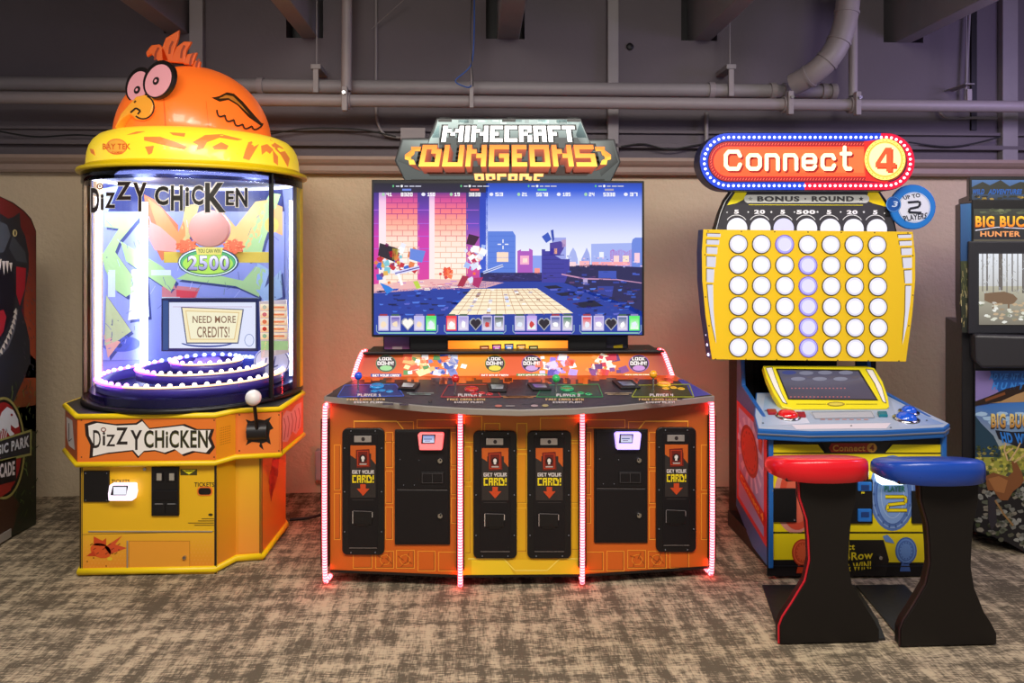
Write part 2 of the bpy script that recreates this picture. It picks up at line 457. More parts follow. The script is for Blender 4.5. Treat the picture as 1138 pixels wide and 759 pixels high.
# hangers and vertical pipes
pipe('vertical_pipe', [at(385, 101, 4.36), at(386, 104, 4.36) + Vector((0, 0, 1.0))], .03, 'grey vertical pipe dropping to the long pipe, left of the blocky marquee', 'pipe', PAINT2, 'vertical pipes')
pipe('vertical_pipe', [at(948, 107, 4.36), at(948, 107, 4.36) + Vector((0, 0, 1.0))], .026, 'grey vertical pipe dropping to the long pipe, just right of the curved duct', 'pipe', PAINT2, 'vertical pipes')
pipe('wall_conduit', smooth_pts([at(418, -20, 4.62), at(418, 60, 4.62), at(418, 120, 4.62), at(421, 140, 4.62), at(430, 151, 4.62), at(446, 153, 4.62)], 6), .008,
     'thin grey conduit bending into the junction box left of the blocky marquee', 'conduit', group='wall conduits')
pipe('wall_conduit', smooth_pts([at(1042, 120, 4.6), at(1046, 127, 4.6), at(1054, 131, 4.6), at(1080, 131, 4.6), at(1108, 131, 4.6)], 6), .009, 'thin grey conduit branching under the long pipe at the right', 'conduit', group='wall conduits')
pipe('wall_conduit', [at(1079, -20, 4.6), at(1073, 104, 4.6), at(1073, 114, 4.6)], .009, 'thin grey vertical conduit beside the black gap at the upper right', 'conduit', group='wall conduits')
pipe('wall_conduit', [at(785, 125, 4.6), at(785, 178, 4.6)], .013, 'short grey vertical conduit between long pipe and ledge, left of the red marquee', 'conduit', group='wall conduits')
for (px, w_, y1, lb) in ((221, 15, 100, 'grey square post on the upper wall behind the orange dome topper'), (680, 12, 176, 'grey square post on the upper wall right of the blocky marquee'), (1117, 17, 184, 'broad grey square post on the upper wall at the right edge')):
    a = at(px - w_ / 2, y1, YW); b = at(px + w_ / 2, y1, YW); m = M(); m.box((a.x, YW - .05, a.z), (b.x, YW - .001, ZT - .02), PAINT, .005); tag(m.build('wall_post'), lb, 'post', 'posts on the upper wall')
a = at(1078, 145, YW); b = at(1084, 145, YW); m = M(); m.box((a.x, YW - .015, a.z), (b.x, YW - .001, ZT - .02), BLK); tag(m.build('dark_gap_strip'), 'narrow black vertical strip standing in for a dark gap in the upper wall at the right', 'strip')  # black strip stands in for the dark of a narrow wall gap
t = thing('ventilation_duct', 'curved grey round duct coming down to the pipes', 'duct', at(905, 60, 4.38))
dp = smooth_pts([at(944, -30, 4.22), at(941, 14, 4.22), at(934, 42, 4.22), at(922, 64, 4.23), at(903, 82, 4.28), at(882, 94, 4.37)], 6)
m = M(); m.tube(dp, .066, PAINT2, seg=24); m.build('duct_body', t)
for k in (6, 13, 19, 25):
    m = M(); d = (dp[k + 1] - dp[k]).normalized(); m.tube([dp[k] - d * .008, dp[k] + d * .008], .071, PAINT2, seg=24); m.build('seam_ring', t)
for px, y0, y1, lb in ((352, 78, 104, 'small pipe hanger on the upper wall, right of the orange topper'), (811, 78, 108, 'small pipe hanger on the upper wall, above the red marquee'), (1074, 100, 125, 'small pipe hanger on the upper wall, at far right')):
    t = thing('pipe_hanger', lb, 'pipe hanger', at(px, y1, 4.55), 'pipe hangers'); a = at(px, y0, 4.47); b = at(px, y1, 4.47)
    m = M(); m.box((a.x - .016, 4.438, b.z), (a.x + .016, 4.455, a.z), PAINT2, .003); m.build('strap', t)
    m = M(); m.box((a.x - .03, 4.438, max(a.z, zq + .046)), (a.x + .03, YW, a.z + .03), PAINT, .004); m.build('bracket', t)
    m = M(); m.cyl(a + Vector((0, 0, .02)), a + Vector((0, 0, .75)), .004, PAINT, 8); m.build('rod', t)
t = thing('pipe_hanger', 'thin hanging rod with bracket above the blocky marquee', 'pipe hanger', at(525, 120, 4.4), 'pipe hangers')
a = at(524, 96, 4.31); b = at(524, 120, 4.31); m = M(); m.box((a.x - .012, 4.30, b.z), (a.x + .012, 4.32, a.z), PAINT2, .002); m.build('strap', t)
m = M(); m.cyl(a, a + Vector((0, 0, .9)), .007, PAINT2, 8); m.build('rod', t)
BLUC = mat('blue_cable_jacket', '#1f4fa0', .4); BLKC = mat('black_cable_jacket', '#141414', .5)
pipe('hanging_cable', smooth_pts([at(527, -20, 4.29), at(527, 30, 4.29), at(525, 66, 4.29), at(519, 78, 4.29), at(506, 90, 4.29), at(519, 97, 4.29), at(524, 95, 4.29)], 6), .004, 'thin blue cable tied to the rod above the blocky marquee', 'cable', BLUC, seg=8)
pipe('hanging_cable', smooth_pts([at(524, -20, 4.28), at(523.5, 30, 4.28), at(524, 66, 4.28), at(526, 96, 4.28)], 6), .003, 'thin black cable running down the rod above the blocky marquee', 'cable', BLKC, seg=8)
pipe('hanging_wire', [at(452, -3, 4.5), at(413, 32, 4.6)], .002, 'thin pale slanting wire at the top, left of the middle beam', 'wire', PAINT2, seg=6)
for pts, lb in (([(0, 146), (40, 152), (90, 150), (150, 156)], 'black cable sagging along the upper wall at far left'),
                ([(690, 163), (715, 160), (745, 166), (790, 160), (840, 170)], 'black cable sagging between the two lit marquees'),
                ([(1010, 158), (1050, 163), (1080, 160), (1112, 152)], 'black cable sagging right of the red marquee'),
                ([(295, 150), (340, 143), (400, 144), (440, 152)], 'thin dark cable on the wall between topper and blocky marquee')):
    pipe('wall_cable', smooth_pts([at(x, y, 4.58) for x, y in pts], 8), .005, lb, 'cable', BLKC, 'cables along the upper wall', 8)
a = at(446, 143, 4.6); b = at(472, 160, 4.6); t = thing('junction_box', 'grey square junction box left of the blocky marquee', 'junction box', ((a.x + b.x) / 2, 4.6, b.z))
m = M(); m.box((a.x, 4.59, b.z), (b.x, YW, a.z), PAINT, .004); m.build('box_body', t)
m = M(); m.box((a.x - .004, 4.583, b.z - .004), (b.x + .004, 4.59, a.z + .004), PAINT2, .002); m.build('cover_plate', t)
c = at(700, 52, YW); m = M(); m.lathe([(.001, .0), (.02, .0), (.024, .006), (.02, .01), (.001, .01)], (c.x, YW, c.z), BLK, 16, (0, -1, 0)); tag(m.build('wall_plug'), 'small round black plug in the upper wall right of the middle', 'plug')
# outlet box and floor cable between the two left machines
a = at(350, 501, 4.58); b = at(364, 546, 4.58); t = thing('outlet_box', 'pale wall outlet box left of the orange cabinet', 'outlet box', ((a.x + b.x) / 2, 4.6, b.z + .1))
m = M(); m.box((a.x, 4.58, at(350, 534, 4.58).z), (b.x + .05, YW, a.z), mat('outlet_grey', '#a8a2a6', .5), .006); m.build('box_body', t)
m = M(); m.cyl(((a.x + b.x) / 2 + .04, 4.62, .02), ((a.x + b.x) / 2 + .04, 4.62, at(350, 534, 4.58).z), .012, PAINT2, 10); m.build('conduit', t)
pipe('power_cable', smooth_pts([atz(322, 577.5, .008), atz(345, 575, .008), atz(360, 571, .008), atz(385, 566, .008)], 6), .008, 'black cable lying on the carpet between the yellow and orange cabinets', 'cable', BLKC, seg=8)
pipe('extension_lead', smooth_pts([at(366, 545, 4.3), at(362, 556, 4.25), at(359, 568, 4.2), at(359.5, 578, 4.15), at(365, 582, 4.1)], 6), .005, 'thin white cord looping down beside the orange cabinet', 'cord', mat('white_cord', '#c9c2c2', .5), seg=8)

# ================================================================== the blocky four-player cabinet in the middle
def screws(m, mp, pts, r=.004, mt=None):
    for x, y in pts:
        p = mp(x, y, 0); q = mp(x, y, .004); m.lathe([(.0001, 0.004), (r * .6, .004), (r, .0)], p, mt or CHR, 8, q - p, smooth=False)


def rounded(x0, y0, x1, y1, r, n=5):
    out = []
    for cx, cy, a in ((x1 - r, y0 + r, -pi / 2), (x1 - r, y1 - r, 0), (x0 + r, y1 - r, pi / 2), (x0 + r, y0 + r, pi)):
        for i in range(n + 1): b = a + pi / 2 * i / n; out.append((cx + r * cos(b), cy + r * sin(b)))
    return out


def slab(m, mp, pts, out, back, mt, bev=0):
    """a board standing `out` proud of the plane and `back` deep behind it, outline in the plane"""
    P = [mp(x, y, out) for x, y in pts]; n = mp.n; m.prism(P, -n * (out + back), mt, bev)


dung = thing('arcade_cabinet', 'wide orange four-player arcade cabinet with big screen, red light strips and pixel-lettered marquee', 'arcade machine', (.19, 3.6, 0))
XC = .19
plan = [(XC - .861, 3.358), (XC - .272, 3.295), (XC + .272, 3.295), (XC + .861, 3.358)]
back = [(XC + .80, 4.0), (XC - .80, 4.0)]
ZB, ZTP = .085, .80
m = M()
m.prism([(x, y, .03) for x, y in [(XC - .80, 3.42), (XC - .25, 3.36), (XC + .25, 3.36), (XC + .80, 3.42)] + back], (0, 0, .06), BLK)
m.build('plinth', dung)
m = M(); m.prism([(x, y + .004, ZB - .03) for x, y in plan] + [(x, y, ZB - .03) for x, y in back], (0, 0, ZTP - ZB + .03), mat('cabinet_side_brown', '#5a2a20', .5))
m.build('body', dung)
for x, y in ((-.55, 3.5), (.55, 3.5), (-.6, 3.9), (.6, 3.9)):
    m = M(); m.cyl((XC + x, y, 0), (XC + x, y, .035), .025, BLKM, 12); m.build('foot', dung)
# front facets with printed stone pattern
facets = []
for i in range(3):
    a = Vector((*plan[i], 0)); b = Vector((*plan[i + 1], 0)); t = (b - a).normalized(); n = Vector((t.y, -t.x, 0)); facets.append(plane(a, n))
ORL, ORD = '#e58a2c', '#8f4a18'
for i, (x0, x1, yb0, yb1, yt0, yt1) in enumerate(((367, 513, 636, 642, 448, 458), (513, 648, 642, 641, 458, 457), (648, 787, 641, 632, 457, 446))):
    mp = facets[i]; m = M(); A = Art(m, mp)
    P = [mp(x0, yt0, .002), mp(x1, yt1, .002), mp(x1, yb1, .002), mp(x0, yb0, .002)]
    m.prism(P, -mp.n * .006, BLK)
    L = 5; mid = 500 if i != 1 else 520
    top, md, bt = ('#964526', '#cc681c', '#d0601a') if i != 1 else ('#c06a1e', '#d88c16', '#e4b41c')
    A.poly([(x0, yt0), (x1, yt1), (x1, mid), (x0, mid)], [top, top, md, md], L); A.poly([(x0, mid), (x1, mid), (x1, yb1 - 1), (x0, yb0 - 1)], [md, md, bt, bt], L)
    random.seed(20 + i)
    lc = '#ea922e' if i != 1 else '#e8b028'; dk = '#a04c18' if i != 1 else '#b87a18'
    def brick(ax, ay, bx, by):
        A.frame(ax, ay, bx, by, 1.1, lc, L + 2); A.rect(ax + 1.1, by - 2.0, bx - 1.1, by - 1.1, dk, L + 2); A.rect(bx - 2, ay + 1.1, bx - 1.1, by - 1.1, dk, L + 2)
    if i == 1:
        for (ax, ay, bx, by) in ((516, 462, 536, 492), (538, 470, 556, 520), (600, 464, 646, 490), (630, 492, 646, 560), (516, 540, 524, 616), (574, 470, 586, 500), (574, 504, 586, 560), (574, 564, 586, 614), (634, 564, 646, 612), (516, 496, 524, 536)): brick(ax, ay, bx, by)
        A.poly([(524, 622), (562, 622), (572, 640), (524, 640)], '#f0cc28', L + 1); A.poly([(565, 622), (645, 622), (645, 640), (575, 640)], '#eebf24', L + 1)
        A.line([(520, 621), (560, 621), (572, 634), (608, 634), (622, 621), (646, 621)], 1.2, '#fbe060', L + 3)
    else:
        fl = (lambda x: x) if i == 0 else (lambda x: 1158 - x)
        for (ax, ay, bx, by) in ((393, 468, 460, 492), (463, 466, 508, 476), (371, 494, 379, 545), (371, 548, 379, 600), (428, 480, 437, 520), (428, 523, 437, 560), (428, 563, 437, 600),
                                 (501, 480, 511, 518), (501, 521, 511, 550), (501, 553, 511, 582), (392, 612, 414, 632), (417, 612, 438, 632), (440, 611, 461, 632), (464, 612, 484, 635), (487, 613, 510, 635)):
            u0, u1 = sorted((fl(ax), fl(bx))); brick(u0, ay, u1, by)
        for (cx, cy) in ((450, 622), (428, 622)):   # cracked stones
            for k in range(4): A.line([(fl(cx) + random.uniform(-3, 3), cy + random.uniform(-3, 3)), (fl(cx) + 9 * cos(k * 1.57 + .5), cy + 9 * sin(k * 1.57 + .5))], .9, dk, L + 3)
            A.line([(fl(cx) + 6 * cos(k), cy + 6 * sin(k)) for k in range(7)], .8, lc, L + 3, True)
        A.line([(fl(x), y) for x, y in ((393, 468), (441, 468), (449, 478), (480, 478))], 1.2, '#f2b040', L + 3)
    A.poly([(x0, yb0 - 3), (x1, yb1 - 3), (x1, yb1), (x0, yb0)], '#141010', L + 4)
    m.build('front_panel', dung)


def dispenser(mp, x0, y0, x1, y1, flapc):
    d = M(); slab(d, mp, rounded(x0, y0, x1, y1, 6), .014, 0, BLKM, .004)
    ix0, ix1 = x0 + 7, x1 - 7
    slab(d, mp, quad(ix0, y0 + 6, ix1, y1 - 6), .0155, 0, BLK, .001)
    screws(d, lambda x, y, l: mp(x, y, .014 + l), [(x0 + 10, y0 + 3), (x1 - 10, y0 + 3), (x0 + 3, y0 + 22), (x1 - 3, y0 + 22), (x0 + 3, (y0 + y1) / 2), (x1 - 3, (y0 + y1) / 2), (x0 + 3, y1 - 26), (x1 - 3, y1 - 26), (x0 + 10, y1 - 3), (x1 - 10, y1 - 3)], .004)
    A = Art(d, mp); A.line([(ix0 + 1, y1 - 8), (ix1 - 1, y1 - 8)], .5, '#8a7f78', 27)
    d = d.build('card_dispenser', dung); b = M(); cx = (x0 + x1) / 2
    slab(b, mp, quad(cx - 10, y0 + 8.5, cx + 9, y0 + 15.5), .02, 0, SLV, .001); A = Art(b, mp); A.ell(cx, y0 + 12, 2.1, 2.3, '#302828', 34, 12); b.build('coin_plate', d, 'silver coin plate')
    b = M(); A = Art(b, mp); l = 27; sx = x0 + 9.5; ex = x1 - 9.5; A.rect(sx, y0 + 19, ex, y0 + 77, '#2e2826', l)
    A.poly([(sx, y0 + 19), (ex, y0 + 19), (ex, y0 + 40), (ex - 5, y0 + 34), (ex - 5, y0 + 28), (sx + 6, y0 + 28), (sx + 6, y0 + 34), (sx, y0 + 30)], '#c05a1e', l + 1)
    A.poly([(cx - 8, y0 + 24), (cx + 7, y0 + 23), (cx + 8, y0 + 43), (cx - 7, y0 + 44)], '#6a1c14', l + 2); A.frame(cx - 6.5, y0 + 25, cx + 6, y0 + 42, 1, '#b03a1c', l + 3)
    A.ell(cx - .2, y0 + 33.5, 4, 4.6, '#241414', l + 4, 12); A.ell(cx - .2, y0 + 33, 2, 2.4, '#ded6d0', l + 5, 10); A.rect(cx - 1.4, y0 + 35, cx + 1, y0 + 37, '#ded6d0', l + 5); A.rect(cx - 4, y0 + 39, cx + 4, y0 + 40.5, '#b8a8a0', l + 5)
    A.pixtext('GET YOUR', (sx + 2, y0 + 46.5, ex - 2, y0 + 50.5), '#d8cfca', l + 4, .6); A.pixtext('CARD!', (sx + 2, y0 + 52, ex - 2, y0 + 60.5), '#e8d020', l + 4, .6)
    A.poly([(cx - 3, y0 + 62), (cx + 3, y0 + 62), (cx + 3, y0 + 67), (cx + 7, y0 + 67), (cx, y0 + 75), (cx - 7, y0 + 67), (cx - 3, y0 + 67)], '#c84820', l + 4)
    A.line([(sx + 2, y0 + 79.5), (ex - 2, y0 + 79.5)], .6, '#3a3434', l)
    b.build('instruction_card', d)
    b = M(); slab(b, mp, quad(cx - 11, y0 + 92, cx + 10, y0 + 107), .021, 0, BLKM, .003); slab(b, mp, quad(cx - 7, y0 + 106, cx + 6, y0 + 109), .019, 0, BLKM, .002)
    A = Art(b, mp); A.line([(cx - 11.5, y0 + 92), (cx - 11.5, y0 + 106), ], .6, flapc, 36); A.line([(cx - 11, y0 + 91.6), (cx + 10, y0 + 92.6)], .6, '#6a6464', 36); A.line([(cx + 10.3, y0 + 93), (cx + 10.3, y0 + 99)], .6, flapc, 36)
    b.build('card_flap', d)


dispenser(facets[0], 380, 476, 427, 617, '#c0b6ae'); dispenser(facets[1], 526, 479, 574.5, 621, '#d6c8bc'); dispenser(facets[1], 586, 479, 635, 621, '#b8a8a0'); dispenser(facets[2], 729.5, 475, 774, 614, '#8a8080')


def coin_door(mp, x0, y0, x1, y1, lit, name):
    d = M(); slab(d, mp, quad(x0, y0, x1, y1), .012, 0, BLKM, .003); ym = y0 + (y1 - y0) * .52
    slab(d, mp, quad(x0 + 2, y0 + 2, x1 - 2, ym - 1), .016, 0, BLK, .002); slab(d, mp, quad(x0 + 2, ym + 1, x1 - 2, y1 - 2), .016, 0, BLK, .002)
    A = Art(d, mp); A.line([(x0 + 3, ym), (x1 - 3, ym + .5)], .5, '#6a6464', 28)
    screws(d, lambda x, y, l: mp(x, y, .016 + l), [(x0 + 6, y0 + 33), (x0 + 27, y0 + 34), (x0 + 10, ym - 5), (x0 + 22, ym - 5)], .003)
    d = d.build('coin_door', dung)
    b = M(); rx = x1 - 36; r1 = x1 - 8; e, c1 = lit
    slab(b, mp, [(rx, y0 + 6), (rx + 2, y0 + 4), (r1, y0 + 4), (r1 + 1, y0 + 6), (r1 - 1, y0 + 23), (rx + 2, y0 + 23)], .04, 0, e, .004)
    b.build('card_reader', d, name)
    b = M(); slab(b, mp, [(rx + 5, y0 + 5.5), (r1 - 8, y0 + 5.5), (r1 - 9, y0 + 15.5), (rx + 4, y0 + 15.5)], .043, 0, BLKM, .001); A = Art(b, mp, PS)
    A.grad(rx + 6, y0 + 6.5, r1 - 9.5, y0 + 14.5, c1, '#d8e0f8', 74); A.rect(rx + 7, y0 + 10, r1 - 12, y0 + 11, '#40508a', 75); A.rect(rx + 8, y0 + 12.3, r1 - 14, y0 + 13, '#6a4a8a', 75)
    b.build('reader_screen', d)
    b = M(); slab(b, mp, quad(x1 - 32, y0 + 47, x1 - 7, y0 + 60), .02, 0, BLKM, .002); slab(b, mp, quad(x1 - 30, y0 + 49, x1 - 20.5, y0 + 58.5), .022, 0, BLK, .001); slab(b, mp, quad(x1 - 18.5, y0 + 49, x1 - 9, y0 + 58.5), .022, 0, BLK, .001)
    A = Art(b, mp); A.frame(x1 - 31, y0 + 48.4, x1 - 8, y0 + 59.4, .5, '#4a4648', 38); A.line([(x1 - 19.5, y0 + 48.5), (x1 - 19.5, y0 + 59)], .5, '#4a4648', 38); b.build('coin_return', d)
    for yy in (y0 + 34, y0 + 95):
        b = M(); c = mp(x1 - 10.5, yy, .014); b.disc(c, .0115, mp.n, CHR, .012, 16); b.disc(mp(x1 - 10.5, yy, .026), .004, mp.n, BLKM, .002, 8); b.build('lock', d, 'chrome lock')


RDL = mat('reader_pink', '#ff8f8f', .3, emit=.75, ecol='#ff5058'); RDV = mat('reader_violet', '#b9a8ff', .3, emit=1.6, ecol='#a894ff'); RDW = mat('reader_white', '#f2ecff', .3, emit=2.2, ecol='#e4dcff')
coin_door(facets[0], 438.5, 477.5, 500, 605.5, (RDL, '#8090c8'), 'card reader glowing pink')
coin_door(facets[2], 660.5, 477, 720, 603.5, (RDV, '#c0b0d8'), 'card reader glowing violet')
# light strips along the facet edges: a red tube with a row of brighter diodes
def led_strip(P, lb):
    m = M(); m.tube(P, .0100, LEDR, seg=10); L = [0]
    for a, b in zip(P, P[1:]): L.append(L[-1] + (Vector(b) - Vector(a)).length)
    for k in range(int(L[-1] / .0125)):
        s = (k + .5) * .0125; i = max(j for j in range(len(P) - 1) if L[j] <= s); a, b = Vector(P[i]), Vector(P[i + 1]); d = (b - a).normalized(); p = a + d * (s - L[i]); m.tube([p - d * .0036, p + d * .0036], .0106, LEDP, seg=10)
    return m.build('light_strip', dung, lb)



for i, (x, y) in enumerate(plan):
    ox = -.018 if i == 0 else .018 if i == 3 else 0
    top = .80 if i in (0, 3) else .785
    pts = [(x, y + .022, .034), (x + ox * .4, y - .004, .034), (x + ox, y - .018, .09), (x + ox, y - .018, top - .05), (x + ox * .5, y - .012, top)]
    o = led_strip(smooth_pts(pts, 5), 'red glowing light strip'); m = M()
    for e_ in (-1, 1): m.box((x + ox + e_ * .0150 - .0025, y - .0215, .09), (x + ox + e_ * .0150 + .0025, y + .012, top - .05), BLKM)  # black walls added beside the strip to hold its glow off the panels
    m.box((x + ox - .015, y - .0045, .09), (x + ox + .015, y + .006, top - .05), BLKM); m.build('strip_baffle', dung)
# control deck
DK = plane((0, 3.14, .832), (0, -.102, 1))
outl = [(360, 440.5), (400, 417), (750, 416.5), (794, 440), (745, 445), (690, 450.5), (640, 454), (577, 455.5), (520, 454), (470, 451), (420, 446)]
m = M(); P = [DK(x, y, 0) for x, y in outl]; m.prism(P, -DK.n * .028, SLV, .003); A = Art(m, DK)
A.poly([(362, 440.3), (401, 417.5), (749, 417), (792, 439.6), (745, 444.2), (690, 449.7), (640, 453.1), (577, 454.6), (520, 453.1), (470, 450.1), (420, 445.3)], '#2c2428', 2)
A.poly([(401, 417.5), (749, 417), (758, 421.5), (393, 422)], '#d0581c', 3)
random.seed(3)
for k in range(46):
    x = random.uniform(398, 748); A.rect(x, 420, x + random.uniform(4, 11), random.uniform(423, 428), random.choice(['#d0581c', '#b84a1a', '#e06a22', '#3a2a28']), 4)
A.poly([(370, 434), (392, 422), (384, 434), (368, 441)], '#3a3032', 3); A.poly([(752, 421), (760, 422), (790, 438.5), (770, 441), (764, 432)], '#3c3c96', 3)
for k in range(60):
    x = random.uniform(400, 750); y = random.uniform(428, 449); A.rect(x, y, x + random.uniform(5, 14), y + random.uniform(1, 2.5), random.choice(['#352b2f', '#262024', '#30282c']), 3)
PL = [(375, 448, '#3a5fc8', '#2f6fe0', '1', 398, 421), (490, 556, '#b03028', '#e03028', '2', 506, 424), (596, 669, '#208a4a', '#28a860', '3', 618, 424), (702, 770, '#a0a828', '#e8c020', '4', 726, 419)]
for (x0, x1, lc, bc, nn, jx, jy) in PL:
    off = 4 if nn in '34' else -4
    A.line([(x0 + 8, 428), (x1 - 6 + off * .5, 427), (x1 + 1, 441 if nn != '1' else 440), (x0, 441), ], .9, lc, 5, True)
    A.poly([(x0 + 9, 429), (x1 - 7, 428), (x1 - 1, 440), (x0 + 2, 440)], {'1': '#1c2c6c', '2': '#3a2024', '3': '#183c2c', '4': '#34381c'}[nn], 4)
    mx = (x0 + x1) / 2
    A.pixtext('PLAYER ' + nn, (mx - 14, 437.5, mx + 12, 440.5), '#d8d0d0', 6, .7)
    A.pixtext('FREE CARD WITH', (mx - 26, 442.8, mx + 16, 445), '#d8b070', 6, .7); A.pixtext('EVERY PLAY!', (mx - 18, 446, mx + 14, 448), '#c8c0c0', 6, .7)
for x0, x1, y, c in ((452, 482, 438, '#8a9a96'), (556, 596, 441.5, '#b07840'), (672, 702, 438, '#b09a7a')):
    for k in range(5): A.rect(x0 + k * 3, y - 1.6 + k % 2 * 1.4, x1 - k * 3.2, y - .8 + k % 2 * 1.4, c, 5)
A.ell(554, 451, 4, 1.3, '#b06050', 5); A.rect(562, 450.5, 572, 451.6, '#8a8684', 5); A.ell(594, 450.8, 4, 1.3, '#a08a8a', 5); A.ell(606, 450.6, 3.6, 1.4, '#a0905a', 5)
m.build('control_deck', dung)
m = M(); c = DK(478, 447, .0); m.lathe([(.0001, .006), (.007, .006), (.008, 0)], c, BLKM, 12, DK.n); m.build('key_switch', dung)
JC = {'1': '#2050d8', '2': '#d82a20', '3': '#30b860', '4': '#f0a818'}
UP = DK.n
for (x0, x1, lc, bc, nn, jx, jy) in PL:
    base = DK(jx, jy + 13, 0)
    m = M(); m.lathe([(.0001, .002), (.03, .002), (.03, 0)], base, mat('clear_disc', '#9a9698', .25), 24, UP, smooth=False); m.cyl(base, base + Vector((0, 0, .055)), .0045, CHR, 10)
    j = m.build('joystick', dung); m = M(); m.ball(base + Vector((0, 0, .068)), .0185, mat('ball_' + nn, JC[nn], .2, coat=.5), 20); m.build('ball_top', j, {'1': 'blue', '2': 'red', '3': 'green', '4': 'yellow orange'}[nn] + ' ball top')
    bm_ = mat('button_' + nn, {'1': '#1f8ad0', '2': '#b82024', '3': '#1f9a58', '4': '#e8b41c'}[nn], .25, coat=.4)
    bx, by = {'1': (419, 430), '2': (524, 433.5), '3': (630, 433), '4': (730 + 8, 428)}[nn]
    m = M(); c = DK(bx + (0), by, 0); m.lathe([(.034, 0), (.034, .006), (.028, .012), (.024, .01), (.0001, .012)], c, bm_, 28, UP); m.build('action_button', dung)
    for k in range(3):
        qx, qy = {'1': (416, 437), '2': (527, 440), '3': (637, 440), '4': (740, 434)}[nn]
        qx += k * 8.5; qy -= (1.8, 2.6, 1.4)[k]
        m = M(); c = DK(qx, qy, 0); m.lathe([(.017, 0), (.017, .004), (.012, .006), (.011, .004), (.0001, .007)], c, bm_, 20, UP); m.build('small_button', dung)
for q, gl in (([(442, 431), (445, 423.5), (467, 424.5), (461, 432)], '#c8d0d0'), ([(543, 434), (541, 425), (564, 425.5), (563, 434)], '#98a0a0'), ([(592, 432), (586, 425.5), (609, 425), (613, 432)], '#8060a8'), ([(690, 430.5), (680, 422), (703, 421.5), (712, 430)], '#707a98')):
    m = M(); P = [DK(x, y, .012) for x, y in q]; m.prism(P, -DK.n * .012, BLKM, .003); A = Art(m, DK)
    cx = sum(p[0] for p in q) / 4; cy = sum(p[1] for p in q) / 4; A.poly([(cx + (x - cx) * .62, cy + (y - cy) * .55) for x, y in q], [gl, gl, '#40484a', '#a8a8b0'], 22)
    m.build('card_scanner', dung)
# sloping printed backboard above the deck
p0 = DK(400, 419, 0); BBn = Vector((0, -(1.0 - .88), -(.07))).normalized(); BB = plane((0, p0.y, p0.z), (0, -.84, .54))
tl, tr, br, bl = (404, 392), (737, 391), (750, 419), (394, 420)
m = M(); m.prism([BB(*q, 0) for q in (tl, tr, br, bl)], (0, .05, 0), BLK); A = Art(m, BB, PG2)
A.poly([tl, (490, 392), (490, 420), bl], ['#8c2c24', '#f07818', '#e86a20', '#b04420'], 2); A.poly([(490, 392), (660, 391.5), (660, 419.6), (490, 420)], ['#ff9a20', '#f88420', '#e06a20', '#ee7a22'], 2)
A.poly([(660, 391.5), tr, br, (660, 419.6)], ['#f08420', '#6c1c28', '#7c2028', '#e66a20'], 2)
A.poly([(555, 393), (592, 393), (592, 419.5), (555, 419.5)], '#c85020', 3)
for (cx, rc, c2, bar) in ((429, '#5a7a58', '#88c088', '#2c3c8c'), (550, '#8a8a20', '#c8c040', '#c04828'), (591, '#8a5aa0', '#b090c8', '#388a48'), (710, '#7a4aa0', '#b080c0', '#c88a20')):
    A.ell(cx, 404, 11.5, 9.5, rc, 4, 20); A.ell(cx, 404, 10.6, 8.8, '#2a1c26', 5, 20); A.ell(cx, 409, 7, 3, c2, 6, 12)
    A.pixtext('LOOK', (cx - 7.5, 397, cx + 6.5, 400.4), '#f0ecec', 7, .7); A.pixtext('DOWN!', (cx - 9.5, 401.5, cx + 8.5, 405.6), '#f0ecec', 7, .7)
    A.poly([(cx - 17, 415.3), (cx + 17, 415.3), (cx + 17, 419), (cx - 17, 419)], bar, 6); A.pixtext('GET YOUR CARD!', (cx - 15, 416, cx + 15, 418.4), '#f4efe8', 7, .7)
random.seed(11)
for (cx, cy, cols) in ((463, 404, ['#fff4e6', '#ffd9a0', '#f8b070', '#e05a40', '#508a50', '#ffffff']), (500, 406, ['#fff2e4', '#e06830', '#c8d0e8', '#7080c0', '#ffe0b8', '#3858b0']),
                       (622, 405, ['#8870d8', '#c8c0f0', '#5040a0', '#e06a50', '#fff0e8', '#a890e0']), (668, 405, ['#7a3a80', '#f0dcd0', '#ff9040', '#c03048', '#fff0d8', '#5a3070'])):
    for k in range(34):      # jumbled painted blocks
        x = cx + random.gauss(0, 9); y = 406 + random.uniform(-11, 10); s_ = random.uniform(2.2, 5.4); a = random.uniform(-.5, .5)
        y = max(397, min(414, y)); A.poly([(x + s_ * 1.4 * cos(a + q), y + s_ * sin(a + q)) for q in (pi / 4, 3 * pi / 4, 5 * pi / 4, 7 * pi / 4)], random.choice(cols), 4 + k % 3)
m.build('backboard', dung)
m = M(); m.box((at(404, 391, 3.72).x, 3.69, .99), (at(737, 391, 3.72).x, 3.80, 1.003), BLK, .004); m.box((at(408, 391, 3.75).x, 3.72, .78), (at(733, 391, 3.75).x, 3.98, .995), BLK); m.build('rear_housing', dung)
for sx, P in ((-1, [(392.5, 420), (397, 405), (402, 393), (405, 390.5), (408, 390.5)]), (1, [(747.5, 418.5), (742, 403), (738, 393), (735, 389.5), (731, 389.5)])):
    led_strip(smooth_pts([BB(x, y, .004) for x, y in P], 4), 'short red glowing light strip on the upper side')
